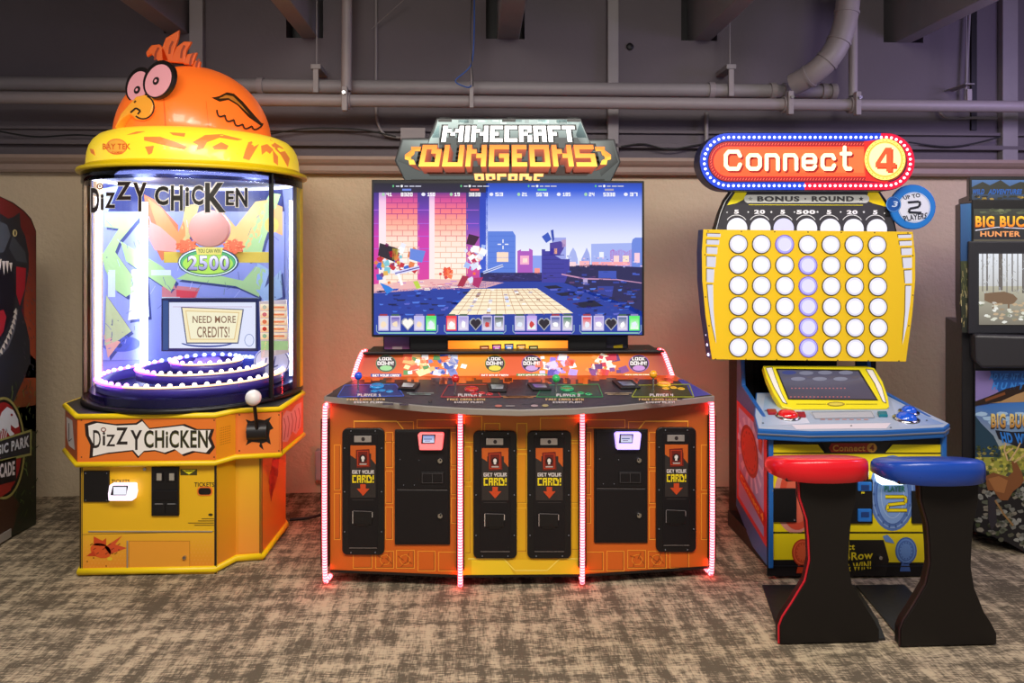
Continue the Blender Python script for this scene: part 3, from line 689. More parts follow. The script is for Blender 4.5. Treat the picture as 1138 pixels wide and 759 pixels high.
# column below the screen
YV = vplane(3.84)
def vbox(m, x0, y0, x1, y1, Yf, dep, mt, bev=.003):
    a = at(x0, y1, Yf); b = at(x1, y0, Yf); m.box((a.x, Yf, a.z), (b.x, Yf + dep, b.z), mt, bev)
m = M(); vbox(m, 426, 366, 698, 392, 3.86, .16, BLK); A = Art(m, vplane(3.86))
A.poly([(427, 374), (455, 374), (455, 392), (427, 392)], ['#8a68b8', '#7a5ab0', '#b06088', '#a05890'], 3); A.rect(436, 385, 447, 391, '#e8c8d0', 4)
A.poly([(674, 374), (697, 374), (697, 392), (674, 392)], ['#3c3a58', '#2a2840', '#343040', '#4a4050'], 3); A.poly([(682, 384), (692, 382.5), (692, 392), (681, 392)], '#e8c820', 4)
m.build('screen_column', dung)
m = M(); vbox(m, 456, 368, 674, 391, 3.82, .05, BLKM); m.build('screen_mount', dung)
m = M(); vbox(m, 497, 377, 632, 392, 3.80, .03, BLK); A = Art(m, vplane(3.80), PG)
A.poly([(498, 378.5), (565, 378.5), (565, 392), (498, 392)], ['#e07818', '#ffc848', '#ffb030', '#e06818'], 3); A.poly([(565, 378.5), (631, 378.5), (631, 392), (565, 392)], ['#ffc848', '#e88020', '#e87418', '#ffb030'], 3)
for k, c in enumerate(('#b84828', '#a040a8', '#3868b8', '#c88c20', '#4a8038')):
    x = 532 + k * 13.6; y = 384.5 - 2.4 * cos((k - 2) * .75) ; A.poly([(x + 1, y), (x + 11.5, y - .4), (x + 11.5, 392), (x + 2, 392)], '#241c18', 4); A.poly([(x + 2.3, y + 1.3), (x + 10.5, y + 1), (x + 10.5, 392), (x + 3, 392)], c, 5); A.rect(x + 4.5, y + 4, x + 9, y + 6, '#f0e0d0', 6); A.rect(x + 3, y + 1.6, x + 10, y + 2.6, '#d0b080', 6)
m.build('card_display', dung)
# the big screen
TVY = 3.755; a = at(413, 374.5, TVY); b = at(716, 201, TVY)
m = M(); m.box((a.x, TVY, a.z), (b.x, TVY + .06, b.z), BLKM, .004); m.build('screen_housing', dung)
TV = vplane(TVY - .001); m = M(); A = Art(m, TV, PS)
A.grad(415.5, 203.5, 713.5, 372, '#101830', '#0c1240', 0)
sky = [(203.5, '#1440b0'), (212, '#2a58d8'), (222, '#7a94f0'), (240, '#aab8fa'), (262, '#dce2ff'), (285, '#f0f2ff'), (312, '#c8d0f8')]
for (y0, c0), (y1, c1) in zip(sky, sky[1:]): A.grad(540, y0, 713.5, y1, c0, c1, 1)
dark = [(203.5, '#16162c'), (214, '#2a1e4c'), (222, '#4a3080')]
# pillars
def column(x0, x1, cols):
    for (y0, c0), (y1, c1) in zip(cols, cols[1:]): A.grad(x0, y0, x1, y1, c0, c1, 1)
purple = [(203.5, '#1a1638'), (214, '#3c2880'), (232, '#6a38b0'), (262, '#d038b0'), (322, '#e040a0')]
brickc = [(203.5, '#1c1834'), (214, '#6a3088'), (222, '#d84a98'), (236, '#ff8088'), (250, '#ffb8a0'), (268, '#ffe8d8'), (290, '#fff6ea'), (324, '#ffe6c8')]
pale = [(203.5, '#201a3c'), (214, '#b890d8'), (224, '#f8c8e8'), (250, '#ffe8f0'), (324, '#fff0e8')]
column(415.5, 421, purple); column(421, 429, pale); column(429, 464, brickc); column(464, 477, purple); column(477, 483, pale); column(483, 518, brickc); column(518, 533, [(203.5, '#1a1638'), (214, '#2c2470'), (250, '#6a48c0'), (262, '#a050b8'), (300, '#d84898'), (324, '#8030a0')])
column(533, 542, [(203.5, '#0c1a50'), (220, '#1c3cb8'), (324, '#3c60d8')])
for x0, x1 in ((429, 464), (483, 518)):
    y = 219; r = 0
    while y < 312:
        c = '#a83888' if y < 240 else '#e88080' if y < 262 else '#f0b8a0'
        A.rect(x0, y, x1, y + .8, c, 2)
        for k in range(3): xx = x0 + 6 + k * 12 + (6 if r % 2 else 0); A.rect(xx, y, xx + .7, y + 6, c, 2)
        y += 6.1; r += 1
for x0, x1 in ((415.5, 421), (464, 477), (518, 532)):
    for y in (233, 248, 262, 276, 290): A.rect(x0, y, x1, y + .8, '#b060d8', 2)
# distant town
for P, c in (([(542, 257), (570, 257), (573, 262), (573, 312), (542, 312)], '#5a80e0'), ([(592, 284), (604, 284), (604, 306), (592, 306)], '#8aa0f0'), ([(575, 279), (579, 277), (579, 279), (588, 279), (588, 276), (592, 278), (592, 304), (575, 304)], '#b058c0'),
             ([(631, 288), (634, 280), (637, 275), (640, 280), (642, 288), (642, 300), (631, 300)], '#a8b4f0'), ([(646, 288), (650, 280), (652, 275), (655, 282), (656, 288), (656, 300), (646, 300)], '#a0acec'),
             ([(657, 271), (702, 270), (702, 300), (657, 300)], '#a4b4f4'), ([(703, 266), (706, 264), (713.5, 264), (713.5, 300), (702, 300), (702, 270)], '#6c88e0'),
             ([(678, 279), (681, 277), (684, 279), (690, 277), (696, 280), (702, 277), (702, 299), (678, 299)], '#b850b0'), ([(615, 264), (629, 264), (629, 300), (615, 300)], '#a0a8ec')):
    A.poly(P, c, 2)
for x0, y0, x1, y1, c in ((552, 280, 565, 291, '#ffe0c8'), (578, 284, 588, 294, '#f8b0d0'), (581, 287, 586, 292, '#fff0d8'), (682, 284, 688, 291, '#ffd8d8'), (692, 284, 699, 291, '#ffe8d0'), (666, 280, 671, 286, '#f0f4ff'), (705, 281, 711, 292, '#ffd0e0'), (594, 298, 600, 304, '#ff9890'), (630, 291, 640, 296, '#ffd8e0'), (644, 290, 655, 296, '#ffb8c0'), (658, 291, 700, 295, '#ffa8b0')): A.rect(x0, y0, x1, y1, c, 3)
for k in range(8): A.rect(543, 262 + k * 6, 572, 262.5 + k * 6, '#4c70d4', 3)
A.line([(559, 266), (559, 270)], 1.2, '#f8f8ff', 4); A.line([(559, 273), (559, 277)], 1.2, '#f8f8ff', 4); A.line([(553, 271.5), (557, 271.5)], 1.2, '#f8f8ff', 4); A.line([(561, 271.5), (565, 271.5)], 1.2, '#f8f8ff', 4)
# blocky rampart with stepped top
for P, c in (([(602, 277), (606, 277), (606, 279), (612, 279), (612, 276), (615, 276), (615, 283), (624, 288), (633, 288), (633, 300), (628, 314), (602, 314)], '#3a38a0'), ([(602, 263), (609, 258), (613, 266), (607, 270)], '#3054c0'), ([(612, 256), (615, 255), (616, 266), (614, 270)], '#2c48b0'),
             ([(611, 270), (623, 268), (628, 272), (626, 277), (622, 284), (611, 284)], '#4a3a9c'), ([(624, 267), (629, 266), (629, 274), (625, 275)], '#b89ac8'), ([(616, 276), (619, 276), (619, 282), (616, 282)], '#ffb888')): A.poly(P, c, 4)
for k in range(6): A.rect(603, 283 + k * 5, 627, 283.6 + k * 5, '#2c2c84', 5)
A.grad(534, 303, 617, 313, '#201a58', '#282068', 3)
A.poly([(625, 296), (660, 294), (713.5, 297), (713.5, 352), (700, 345), (650, 325), (626, 312)], '#1c1c54', 3)
A.poly([(665, 301), (685, 301), (685, 309), (665, 309)], '#3850b8', 4); A.poly([(664, 318), (682, 318), (680, 330), (664, 326)], '#2a3a98', 4)
A.poly([(624, 304), (650, 309), (685, 310), (713, 314), (713, 315), (685, 311.2), (650, 310.6), (624, 305.5)], '#c890b8', 5); A.rect(648, 309, 653, 316, '#b8a8d8', 5)
# ground
A.poly([(415.5, 316), (480, 310), (534, 312), (560, 314), (540, 320), (470, 322), (415.5, 326)], '#f0b8b8', 3)
A.poly([(415.5, 324), (480, 319), (540, 313), (620, 312), (650, 322), (700, 340), (713.5, 346), (713.5, 372), (415.5, 372)], '#1c3aa0', 3)
random.seed(5)
for k in range(170):
    x = random.uniform(418, 705); y = random.uniform(320, 352)
    if 500 < x < 640 and y > 318 and abs(x - 566) < 42 + (y - 320) * 1.0: continue
    w_ = random.uniform(3, 11); A.poly([(x, y), (x + w_, y + random.uniform(-1, 1)), (x + w_ * .8, y + 1.6), (x + 1, y + 1.8)], random.choice(['#3c6ad8', '#10206c', '#0c1850', '#4c78e0', '#2448b8', '#14288a', '#5a62c8']), 4)
for P in ([(604, 318), (618, 317), (626, 320), (610, 321)], [(617, 326), (636, 324), (642, 328), (624, 329)], [(636, 337), (660, 334), (671, 340), (648, 342)]): A.poly(P, '#0c1034', 5)
for k in range(30): x = random.uniform(416, 520); y = random.uniform(312, 322); A.rect(x, y, x + random.uniform(3, 9), y + 1, random.choice(['#fff0e8', '#e08898', '#c888d0', '#f8d0c0']), 4)
A.poly([(524, 321), (597, 320.5), (637, 348), (498, 350)], '#fff0d0', 5)
for k in range(1, 13): u = k / 13; A.line([(524 + 73 * u, 321), (498 + 139 * u, 349.5)], .6, '#c89878', 6)
for k in range(1, 8): v = (k / 8) ** 1.35; y = 321 + 28 * v; A.line([(524 - 26 * v, y), (597 + 40 * v, y - .5)], .6, '#c89878', 6)
for k in range(40):
    v = random.random(); u = random.choice([.15, .32, .5, .66, .85]); x = 524 - 26 * v + (73 + 66 * v) * u; A.rect(x - 2, 321 + 28 * v, x + 2, 322.4 + 28 * v, random.choice(['#d8e0ff', '#b8a8b8', '#ffffff', '#a07868']), 7)
A.grad(415.5, 350, 713.5, 372, '#183070', '#141438', 5) if False else None
# jumbles of plain coloured blocks where the action is
def jumble(cx, cy, sx, sy, n, cols, seed, smin=1.6, smax=5):
    random.seed(seed)
    for k in range(n):
        x = cx + random.gauss(0, sx); y = cy + random.gauss(0, sy); s_ = random.uniform(smin, smax); a = random.uniform(0, 1.5)
        x = max(418, x); A.poly([(x + s_ * cos(a + q), y + s_ * sin(a + q)) for q in (0, pi / 2, pi, 3 * pi / 2)], random.choice(cols), 6 + k % 4)
jumble(440, 292, 12, 9, 60, ['#f0f0ff', '#c82838', '#3868d0', '#e8b858', '#80c8d8', '#ffffff', '#8a3868', '#e88048'], 2)
A.poly([(422, 270), (442, 276), (438, 291), (420, 284)], '#241c2c', 9); A.poly([(436, 276), (444, 277), (440, 290), (436, 288)], '#b8a048', 9); A.poly([(456, 276), (473, 279), (469, 292), (455, 288)], '#6888e0', 9); A.poly([(422, 314), (432, 318), (438, 322), (430, 327)], '#2880e0', 9)
A.poly([(464, 312), (468, 320), (463, 321), (459, 313)], '#c0d848', 9); A.line([(439, 304), (466, 297)], 4, '#d8d8ff', 10); A.line([(439, 304), (466, 297)], 1.2, '#5848a0', 11); A.line([(442, 303), (447, 317)], 3, '#ffffff', 10)
jumble(528, 285, 5, 8, 34, ['#ffffff', '#e0e8ff', '#ff7040', '#c02858', '#ffb0a0', '#a8c0f8'], 4, 2, 5.5)
A.poly([(521, 260), (533, 263), (527, 273), (518, 271)], '#3a1038', 10); A.poly([(514, 306), (521, 307), (515, 319), (508, 318)], '#a82848', 10); A.poly([(526, 309), (537, 308), (532, 320), (525, 317)], '#b02468', 10); A.line([(537, 303), (559, 295)], 3, '#d8e0ff', 11); A.line([(537, 303), (559, 295)], 1, '#4860b0', 12)
random.seed(31)
for k in range(70):      # blocks of the ramparts on the right
    x = random.uniform(628, 706); y = random.uniform(298, 344); A.rect(x, y, x + random.uniform(3, 7), y + random.uniform(.6, 2.4), random.choice(['#2c3c9c', '#3a2c6c', '#2848a8', '#141848', '#4058c0', '#5a3a70']), 5)
for k in range(40): x = random.uniform(542, 614); y = random.uniform(304, 311); A.rect(x, y, x + random.uniform(2, 4), y + .8, random.choice(['#3a3470', '#181440', '#403c84']), 5)
for k in range(50): x = random.uniform(606, 712); y = random.uniform(283, 296); A.rect(x, y, x + 2, y + 1.2, random.choice(['#c0c8f8', '#7080d0', '#f0c8e0', '#9098e0']), 3)
jumble(497, 304, 4, 3, 16, ['#f05838', '#ff8050', '#e04040'], 6, 1.5, 3.4)
# score rows and item cards
A.grad(415.5, 203.5, 540, 214, '#141228', '#241c40', 3)
for k, (x, sc, a1, b1, c1, hc) in enumerate(((415, '8320', '41', '150', '#58b870', '#7088e0'), (490.5, '3838', '19', '53', '#60c080', '#e04848'), (565.5, '5678', '21', '185', '#58c890', '#58c8a0'), (640, '5338', '24', '37', '#60b880', '#a8a0b0'))):
    A.pixtext(a1, (x + 14.5, 214, x + 20.5, 218), '#ffffff', 12, .6); A.pixtext(sc, (x + 30.5, 214, x + 43.5, 218.2), '#ffffff', 12, .6); A.pixtext(b1, (x + 60, 214, x + 68.5, 218), '#ffffff', 12, .6)
    A.ell(x + 11, 216, 1.8, 2, '#a8d8b0', 12, 8); A.ell(x + 55.5, 216, 2.3, 2, '#f0f0ff', 12, 8); A.rect(x + 32, 209.8, x + 42, 212, hc, 12)
    A.ell(x + 31.5, 206.8, 1.4, 1.4, '#ffffff', 12, 8); A.ell(x + 22, 206.8, 1, 1.4, '#60c080', 12, 8); A.rect(x + 25, 206.3, x + 29, 207.6, '#c8c8d8', 12)
    for u0, u1 in ((34.5, 38.5), (40, 45.5), (46.5, 53)): A.rect(x + u0, 206.3, x + u1, 207.6, '#c0c0d4', 12)
cards = [['#d8d8e8', '#6850b8', 'H', '#b8b8f8', '#40e060'], ['#ff3840', '#a898e0', 'h', '#303868', '#285038'], ['#a8b0c0', '#c8a8f0', 'h', '#3048a0', '#308050'], ['#e03038', '#a890e0', 'h', '#486090', '#58f060']]
for k, x0 in enumerate((415, 490.5, 566.5, 641)):
    x = x0 + 4.5
    for j in range(5):
        c = cards[k][j]; cx = x + 1 + j * 13.2
        if c in 'Hh':
            w_ = '#fff8f0' if c == 'H' else '#201828'
            for cc, g, l in (('#a8a8b0', 1.0, 12), (w_, .8, 13)):
                A.poly([(cx + 6.3 + g * u, 359.5 + g * v_) for u, v_ in ((0, 8), (-7, 0), (-7, -3), (-4, -6), (-1.5, -6), (0, -4), (1.5, -6), (4, -6), (7, -3), (7, 0))], cc, l)
        else:
            bright = j in ((4,), (0,), (1,), (4,))[k]
            A.rect(cx, 351, cx + 11.5, 367.5, '#60f070' if c in ('#40e060', '#58f060') else '#c8c0e8' if not bright else c, 12); A.grad(cx + 1.2, 352.5, cx + 10.3, 366, c, '#e8e0f0' if not bright else '#f0fff0', 13)
            A.poly(rndpoly(cx + 5.7, 360.5, 3, 3.4), random.choice(['#ffffff', '#e8f0ff', '#d04040', '#f8e0c0']), 14); A.rect(cx + 1.5, 349, cx + 10, 351, random.choice(['#a03040', '#8880c0', '#406050']), 12)
    A.rect(x + 1, 369.3, x + 64, 370.8, ('#90d0c8', '#70c0c8', '#b090e8', '#88c8b8')[k], 12); A.line([(x - 1, 361), (x - 1, 368), (x + 2, 371)], 1, '#90a8c0', 12); A.line([(x + 67, 361), (x + 67, 368), (x + 64, 371)], 1, '#90a8c0', 12)
m.build('screen_picture', dung)
# marquee
MQ = vplane(3.80)
mo = [(485, 131), (645.5, 131), (655, 154.5), (683, 154.5), (690, 180), (680, 200), (672, 216), (457, 216), (449, 199.5), (438.5, 178.5), (446, 153.5), (476, 153)]
m = M(); m.prism([MQ(x, y, 0) for x, y in mo], (0, .10, 0), mat('marquee_shell', '#2a2a2c', .4), .004); A = Art(m, MQ, PG)
A.poly([(486.5, 132.5), (644, 132.5), (654, 156), (681.5, 156), (688, 180), (679, 199), (672, 215), (457, 215), (450, 199), (440.5, 178.5), (447.5, 155), (477.5, 154.5)], '#3c4242', 3)
for P, cc in (([(487, 133), (644, 133), (652, 153), (480, 153)], ['#a8bcb8', '#98acaa', '#5c6c6c', '#6a7a7a']), ([(478, 154), (488, 138), (488, 170), (470, 178)], ['#9ab0ac', '#b0c4c0', '#4a5454', '#3a4242']), ([(448, 156), (476, 156), (470, 190), (442, 179)], ['#606a68', '#7c8a88', '#2c3030', '#303636']), ([(656, 157), (680, 157), (687, 180), (668, 196)], ['#6a7472', '#3c4240', '#1c1e1e', '#282c2c']), ([(645, 134), (655, 157), (658, 180), (640, 150)], ['#90a09e', '#5a6464', '#343a3a', '#5c6666'])): A.poly(P, cc, 4)
random.seed(9)
for k in range(24): x = random.uniform(490, 636); A.rect(x, 133.2, x + random.uniform(4, 12), 133.2 + random.uniform(2, 4.5), random.choice(['#b8c8c4', '#8a9a98', '#a0b0ac', '#788886']), 5)
for x in (487, 558, 630): A.rect(x, 132, x + 15, 135.5, '#1a1c1c', 6)
A.poly([(457, 199), (672, 199), (668, 215), (460, 215)], '#232423', 5)
q = [(493, 140), (638, 140), (640.5, 157.5), (490.5, 157.5)]
A.pixtext('MINECRAFT', [(492, 139.5), (639, 139.5), (641.5, 159.5), (489.5, 159.5)], '#222424', 6, .5, .28); A.pixtext('MINECRAFT', q, '#f8f6f4', 8, .5); A.pixtext('MINECRAFT', [(x, y + .0) for x, y in q], '#f8f6f4', 8, .5, .02)
# extruded lower line: dark orange depth first, then the bright faces
W = lambda yo, ex=0: [(470 - ex, 161 + yo), (659 + ex, 161 + yo), (664 + ex, 185 + yo), (465 - ex, 185 + yo)]
A.pixtext('DUNGEONS', W(0, 1.5), '#1c1812', 7, .55, .34)
A.poly([(465, 185), (664, 185), (652, 195), (478, 195)], '#2a1a14', 8)
for k in range(6): sft = [(x + (564 - x) * .012 * k, y + 1.6 * k) for x, y in W(0)]; A.pixtext('DUNGEONS', sft, ('#a04418', '#983c16', '#8c3616', '#803014', '#742a12', '#6a2410')[k], 13 - k, .55)
A.pixtext('DUNGEONS', W(0), (rgb('#f07a1c'), rgb('#ffcc50')), 15, .55)
for fx in (lambda x: x, lambda x: 1129 - x):
    A.poly([(fx(x), y) for x, y in ((450, 172), (457, 167), (457, 163), (468, 163), (467, 168), (461, 168), (460, 172), (457, 174), (457, 177), (460, 178), (462, 183), (455, 183), (454, 178), (450, 177))], ['#e88020'] * 4 + ['#f09828'] * 5 + ['#ffc040'] * 5, 15)
    A.poly([(fx(x), y) for x, y in ((454, 183), (462, 183), (468, 190), (462, 188))], '#7a3014', 12)
A.pixtext('ARCADE', [(527, 193), (604, 193), (602, 209), (529, 209)], '#7a3c14', 12, .6, .15); A.pixtext('ARCADE', [(527, 193), (604, 193), (602, 209), (529, 209)], '#f8c070', 14, .6)
m.build('marquee', dung)
for px in (500, 630): m = M(); c = at(px, 200, 3.88); m.box((c.x - .03, 3.86, 1.0), (c.x + .03, 3.91, c.z + .02), BLKM, .004); m.build('marquee_bracket', dung)
for s_ in (-1, 1): m = M(); m.tube([(XC + s_ * .80, 4.02, .06), (XC + s_ * .80, 4.02, .86)], .011, REAR_GLOW, seg=8); m.build('light_strip', dung, 'red glowing strip added out of view down a rear corner, to redden the wall')  # unseen strips added to throw red onto the wall behind
for px in (494, 569, 637):
    m = M(); c = MQ(px, 131, 0); m.box((c.x - .03, 3.82, c.z - .005), (c.x + .03, 3.88, c.z + .008), BLKM, .003); m.build('marquee_clip', dung)

# ================================================================== the yellow round-tank prize game on the left
DC = (-1.485, 3.975)
diz = thing('prize_game', 'tall yellow prize game with round lit tank and orange bird dome on top', 'arcade machine', (DC[0], DC[1], 0))
base = [(-1.845, 3.5), (-1.226, 3.5), (-1.173, 3.62), (-1.055, 3.635), (-1.045, 4.05), (-1.25, 4.45), (-1.72, 4.45), (-1.93, 4.1), (-1.93, 3.8)]
m = M(); m.prism([(x, y, .015) for x, y in base], (0, 0, .52), YELC); m.build('cabinet_body', diz)
VF = vplane(3.5)
# printed front
m = M(); P = [VF(x, y, .002) for x, y in ((89, 514), (241, 514), (241, 638), (89, 638))]; m.prism(P, (0, .006, 0), YELC); A = Art(m, VF)
A.rect(89, 514, 241, 638, '#ecb91c', 5); A.grad(92, 592, 239, 637, '#eeb42a', '#ea8e28', 6)
A.rect(88.5, 515, 90.2, 638, '#241c18', 8); A.rect(90.8, 515, 91.6, 638, '#3a3028', 8); A.rect(238.2, 515, 240.8, 638, '#241c18', 8)
for r in range(9):
    for c in range(36): A.ell(94 + c * 4 + (r % 2) * 2, 602 + r * 4, .6, .6, '#f0a850', 7, 6)
A.line([(91.5, 594), (238, 590.5)], .4, '#7a5c18', 9)
A.frame(143, 601, 211, 635, .4, '#9a6c18', 9)
A.ell(234, 572, 2.6, 1.5, '#3a3018', 8, 12)
for k, (a, b) in enumerate(((224, 238), (220, 238), (209, 238), (216, 238))): A.rect(a, 576 + k * 2.4, b, 576.8 + k * 2.4, '#7a6420', 8)
A.text('TICKETS', (216, 536, 238, 541), '#4a3a1c', 8, .015)
A.text('TICKETS', (124, 533, 144, 537), '#4a3a1c', 8, .015)
A.ell(112, 612, 12, 8, '#dc5a24', 8, 14, .3); A.poly([(116, 608), (136, 595), (128, 605), (141, 609), (122, 616)], '#d8542a', 8); A.poly([(104, 606), (104, 596), (114, 601), (118, 598), (118, 607)], '#d04a20', 8); A.poly([(96, 618), (104, 612), (107, 618)], '#c8401c', 9)
for k in range(10): A.line([(100 + k * 3.4, 606 + k % 3 * 5), (103 + k * 3.4, 604 + k % 3 * 5)], .7, '#7a2410', 9)
A.ell(122, 621, 3, 2, '#e8c830', 9, 8)
for k in range(6): A.ell(97 + k * 7, 624 + (k % 2) * 5 - (k % 3) * 9, .8, .8, '#6a2c10', 9, 6)
m.build('front_panel', diz)
m = M(); slab(m, VF, quad(92.5, 523.5, 121, 558), .012, 0, BLKM, .002); screws(m, lambda x, y, l: VF(x, y, .012 + l), [(95, 556), (118.5, 526), (95, 526), (118.5, 556)], .003); m.build('cover_plate', diz)
m = M(); slab(m, VF, [(121, 539), (148, 539), (149, 549), (147, 557), (120, 557), (119.5, 549)], .045, 0, mat('reader_glow', '#ffe8f8', .3, emit=.95, ecol='#f6e6ff'), .006); r = m.build('card_reader', diz, 'white glowing card reader')
m = M(); slab(m, VF, [(125, 540), (142, 540), (140, 550.5), (122.5, 550.5)], .050, 0, BLKM, .002); A = Art(m, VF, PS); A.rect(126, 541, 140.5, 549.7, '#f4f4ff', 86); m.build('reader_screen', r)
m = M(); slab(m, VF, quad(168, 519, 198.5, 573.5), .014, 0, BLKM, .003); d = m.build('coin_door', diz, 'black coin door')
for x in (175, 189): m = M(); slab(m, VF, quad(x - 4, 525, x + 6, 535), .02, 0, BLK, .001); A = Art(m, VF); A.rect(x - 1, 526, x + 4.5, 534, '#9a9488', 35); m.build('coin_slot', d)
m = M(); slab(m, VF, quad(169.5, 545, 197, 556), .02, 0, BLK, .002); m.build('bill_plate', d)
for x in (170, 184): m = M(); slab(m, VF, quad(x, 560, x + 13, 571), .018, 0, BLKM, .003); A = Art(m, VF); A.rect(x + 2, 559.6, x + 11, 560.4, '#8a8a8a', 32); m.build('coin_return', d)
m = M(); P = VF(219, 541, .006); slab(m, VF, rounded(219, 541, 236, 551, 4), .006, 0, ORG, .001); A = Art(m, VF); A.poly(rounded(220.5, 542.3, 234.5, 549.7, 3), '#181010', 12); m.build('ticket_slot', diz)
m = M(); A = Art(m, VF); P = (200.5, 521.5, 219, 528); A.rect(*P, '#4a441c', 8); A.poly([(202, 522), (218, 522), (210, 527.5)], '#e8e020', 9); A.line([(206, 523.5), (214, 523.5)], .8, '#3a3410', 10); m.build('warning_sticker', diz)
m = M(); slab(m, VF, quad(98, 590.3, 236, 591.5), .008, 0, SLV, .001); m.build('hinge_strip', diz)
m = M(); slab(m, VF, quad(142.6, 601.5, 211, 635), .005, 0, mat('door_orange', '#eda030', .4), .001); d = m.build('service_door', diz)
m = M(); m.disc(VF(205.5, 619, .005), .009, (0, -1, 0), CHR, .01, 16); m.build('lock', d, 'chrome lock')
m = M(); slab(m, VF, quad(140.6, 601, 142, 636), .007, 0, SLV, .001); m.build('hinge', d)
m = M(); m.disc(VF(161.5, 521, 0), .008, (0, -1, 0), CHR, .008, 16); m.build('lock', diz, 'small chrome lock at the top edge')
# right-hand faces
def facet(a, b): t = (Vector((*b, 0)) - Vector((*a, 0))).normalized(); return plane((*a, 0), (t.y, -t.x, 0))
def fpx(p, z):
    d = Vector((p[0], p[1], z)) - EY; k = d.dot(FW); return (CX + FOC * d.dot(RX) / k, HZ - FOC * d.z / k)
for i in (1, 2, 3):
    mp = facet(base[i], base[i + 1]); a, b = base[i], base[i + 1]; m = M(); A = Art(m, mp)
    q = [fpx(a, .53), fpx(b, .53), fpx(b, .03), fpx(a, .03)]
    A.poly(q, ['#e8b41c', '#e8b41c', '#ea9428', '#ea9428'] if i != 3 else ['#e8a81c', '#ec9c1c', '#e88a20', '#e8861e'], 3)
    if i == 2:
        A.poly([bil(q, .93, 0), bil(q, .97, 0), bil(q, .97, 1), bil(q, .93, 1)], '#241c18', 5); A.poly([bil(q, .12, .02), bil(q, .9, .02), bil(q, .9, .97), bil(q, .12, .97)], ['#eaba20', '#eaba20', '#ee9a38', '#ee9a38'], 4)
    if i == 3:
        A.poly([bil(q, .0, 0), bil(q, .04, 0), bil(q, .04, 1), bil(q, .0, 1)], '#3a2c20', 5)
        for (u, v, ru, rv, c) in ((.55, .28, .16, .1, '#d84a20'), (.5, .36, .2, .09, '#c83a18'), (.45, .45, .13, .08, '#d03c1c'), (.7, .2, .05, .09, '#d8501c'), (.42, .5, .05, .08, '#b83818'), (.56, .42, .08, .06, '#e06a30')):
            A.poly([bil(q, u + ru * cos(t), v + rv * sin(t) * (1 + .3 * cos(3 * t))) for t in [2 * pi * k / 14 for k in range(14)]], c, 5)
    m.build('side_panel', diz)
mold = base[:5]
m = M(); m.tube([(x, y, .022) for x, y in base], .017, YEL, closed=True, seg=10); m.build('bottom_molding', diz, 'yellow rounded bottom molding')
band = [(-1.84, 3.47), (-1.217, 3.47), (-1.156, 3.565), (-.957, 3.59), (-.935, 3.98), (-1.2, 4.5), (-1.75, 4.5), (-2.03, 4.0), (-2.03, 3.72)]
m = M(); m.prism([(x, y, .525) for x, y in band], (0, 0, .22), ORG); m.build('control_band', diz, 'orange band around the cabinet')
for z in (.745, .525): m = M(); m.tube([(x, y, z) for x, y in band], .013, YEL, closed=True, seg=10); m.build('band_molding', diz, 'yellow rounded molding')
m = M(); m.prism([(x * .985 - .022, y * .99 + .035, .746) for x, y in band], (0, 0, .012), BLKM); m.build('tank_ledge', diz)
VB = vplane(3.47); m = M(); P = [VB(x, y, .001) for x, y in ((92, 464), (238, 464), (238, 511), (92, 511))]; m.prism(P, (0, .004, 0), ORG); A = Art(m, VB); A.rect(89, 464, 240, 511, '#e87a2c', 3)
for s_, c, l in ((1.06, '#2a1c18', 4), (1.0, '#f4efe8', 5)):
    A.poly([(165 + (x - 165) * s_, 488 + (y - 488) * (s_ ** 2)) for x, y in ((98, 473), (108, 470), (130, 473), (152, 472), (158, 468), (166, 477), (186, 475), (203, 473), (216, 478), (234, 478), (231, 487), (235, 496), (229, 503), (214, 501), (202, 505), (194, 499), (183, 503), (172, 500), (160, 501), (154, 507), (148, 500), (120, 503), (103, 507), (104, 494), (99, 484))], c, l)
A.text('D', (103.5, 478, 112, 498), '#2c2420', 6, .01); A.text('i', (114, 480, 117, 495), '#2c2420', 6, .02); A.ring(115, 477.5, 3, 2.6, 1, '#7a3020', 6, 12); A.text('Z', (118, 483, 128, 496), '#2c2420', 6, .02); A.text('Z', (129, 475, 142, 494), '#2c2420', 6, .02); A.text('Y', (145, 478, 158, 500), '#2c2420', 6, .02)
A.text('CHiCKEN', (160, 478, 231, 498), '#5a5a28', 6, .03); A.text('CHiCKEN', (160.4, 478.3, 230.6, 497.7), '#26221c', 7, -.005)
for x in (90.5, 238): 
    for y in (467, 508): A.ell(x, y, .8, .8, '#3a2418', 6, 8)
m.build('name_panel', diz)
mp = facet(band[1], band[2]); m = M(); A = Art(m, mp); q = [fpx(band[1], .735), fpx(band[2], .735), fpx(band[2], .535), fpx(band[1], .535)]; A.poly(q, '#f09a20', 2)
for r in range(8):
    for c in range(7): x, y = bil(q, .25 + c * .08, .28 + r * .055); A.ell(x, y, .45, .6, '#a86410', 3, 6)
m.build('speaker_panel', diz, 'lighter orange speaker panel with round holes')
mp = facet(band[2], band[3]); m = M(); A = Art(m, mp); A.rect(264, 459, 312, 504, '#ea7e34', 2); A.rect(313.2, 458, 314, 504, '#8a4418', 2)
for x in (266, 310):
    for y in (461, 501): A.ell(x, y, .9, .9, '#3a2014', 4, 8)
A.poly([(273, 466), (279, 468), (287, 466), (294, 467), (302, 463), (299, 468), (304, 476), (300, 478), (299, 484), (301, 494), (296, 491), (291, 493), (293, 500), (288, 496), (289, 492), (280, 491), (273, 495), (276, 488), (273, 480), (276, 472)], '#1c1614', 4)
jp = m.build('joystick_panel', diz)
m = M(); c = mp(286, 479, 0); n = mp.n; t = Vector((-n.y, n.x, 0)); m.cyl(c - t * .045 + n * -.005, c + t * .045 + n * -.005, .042, mat('joy_housing', '#1c1a1c', .4), 24); m.build('joystick_housing', diz)
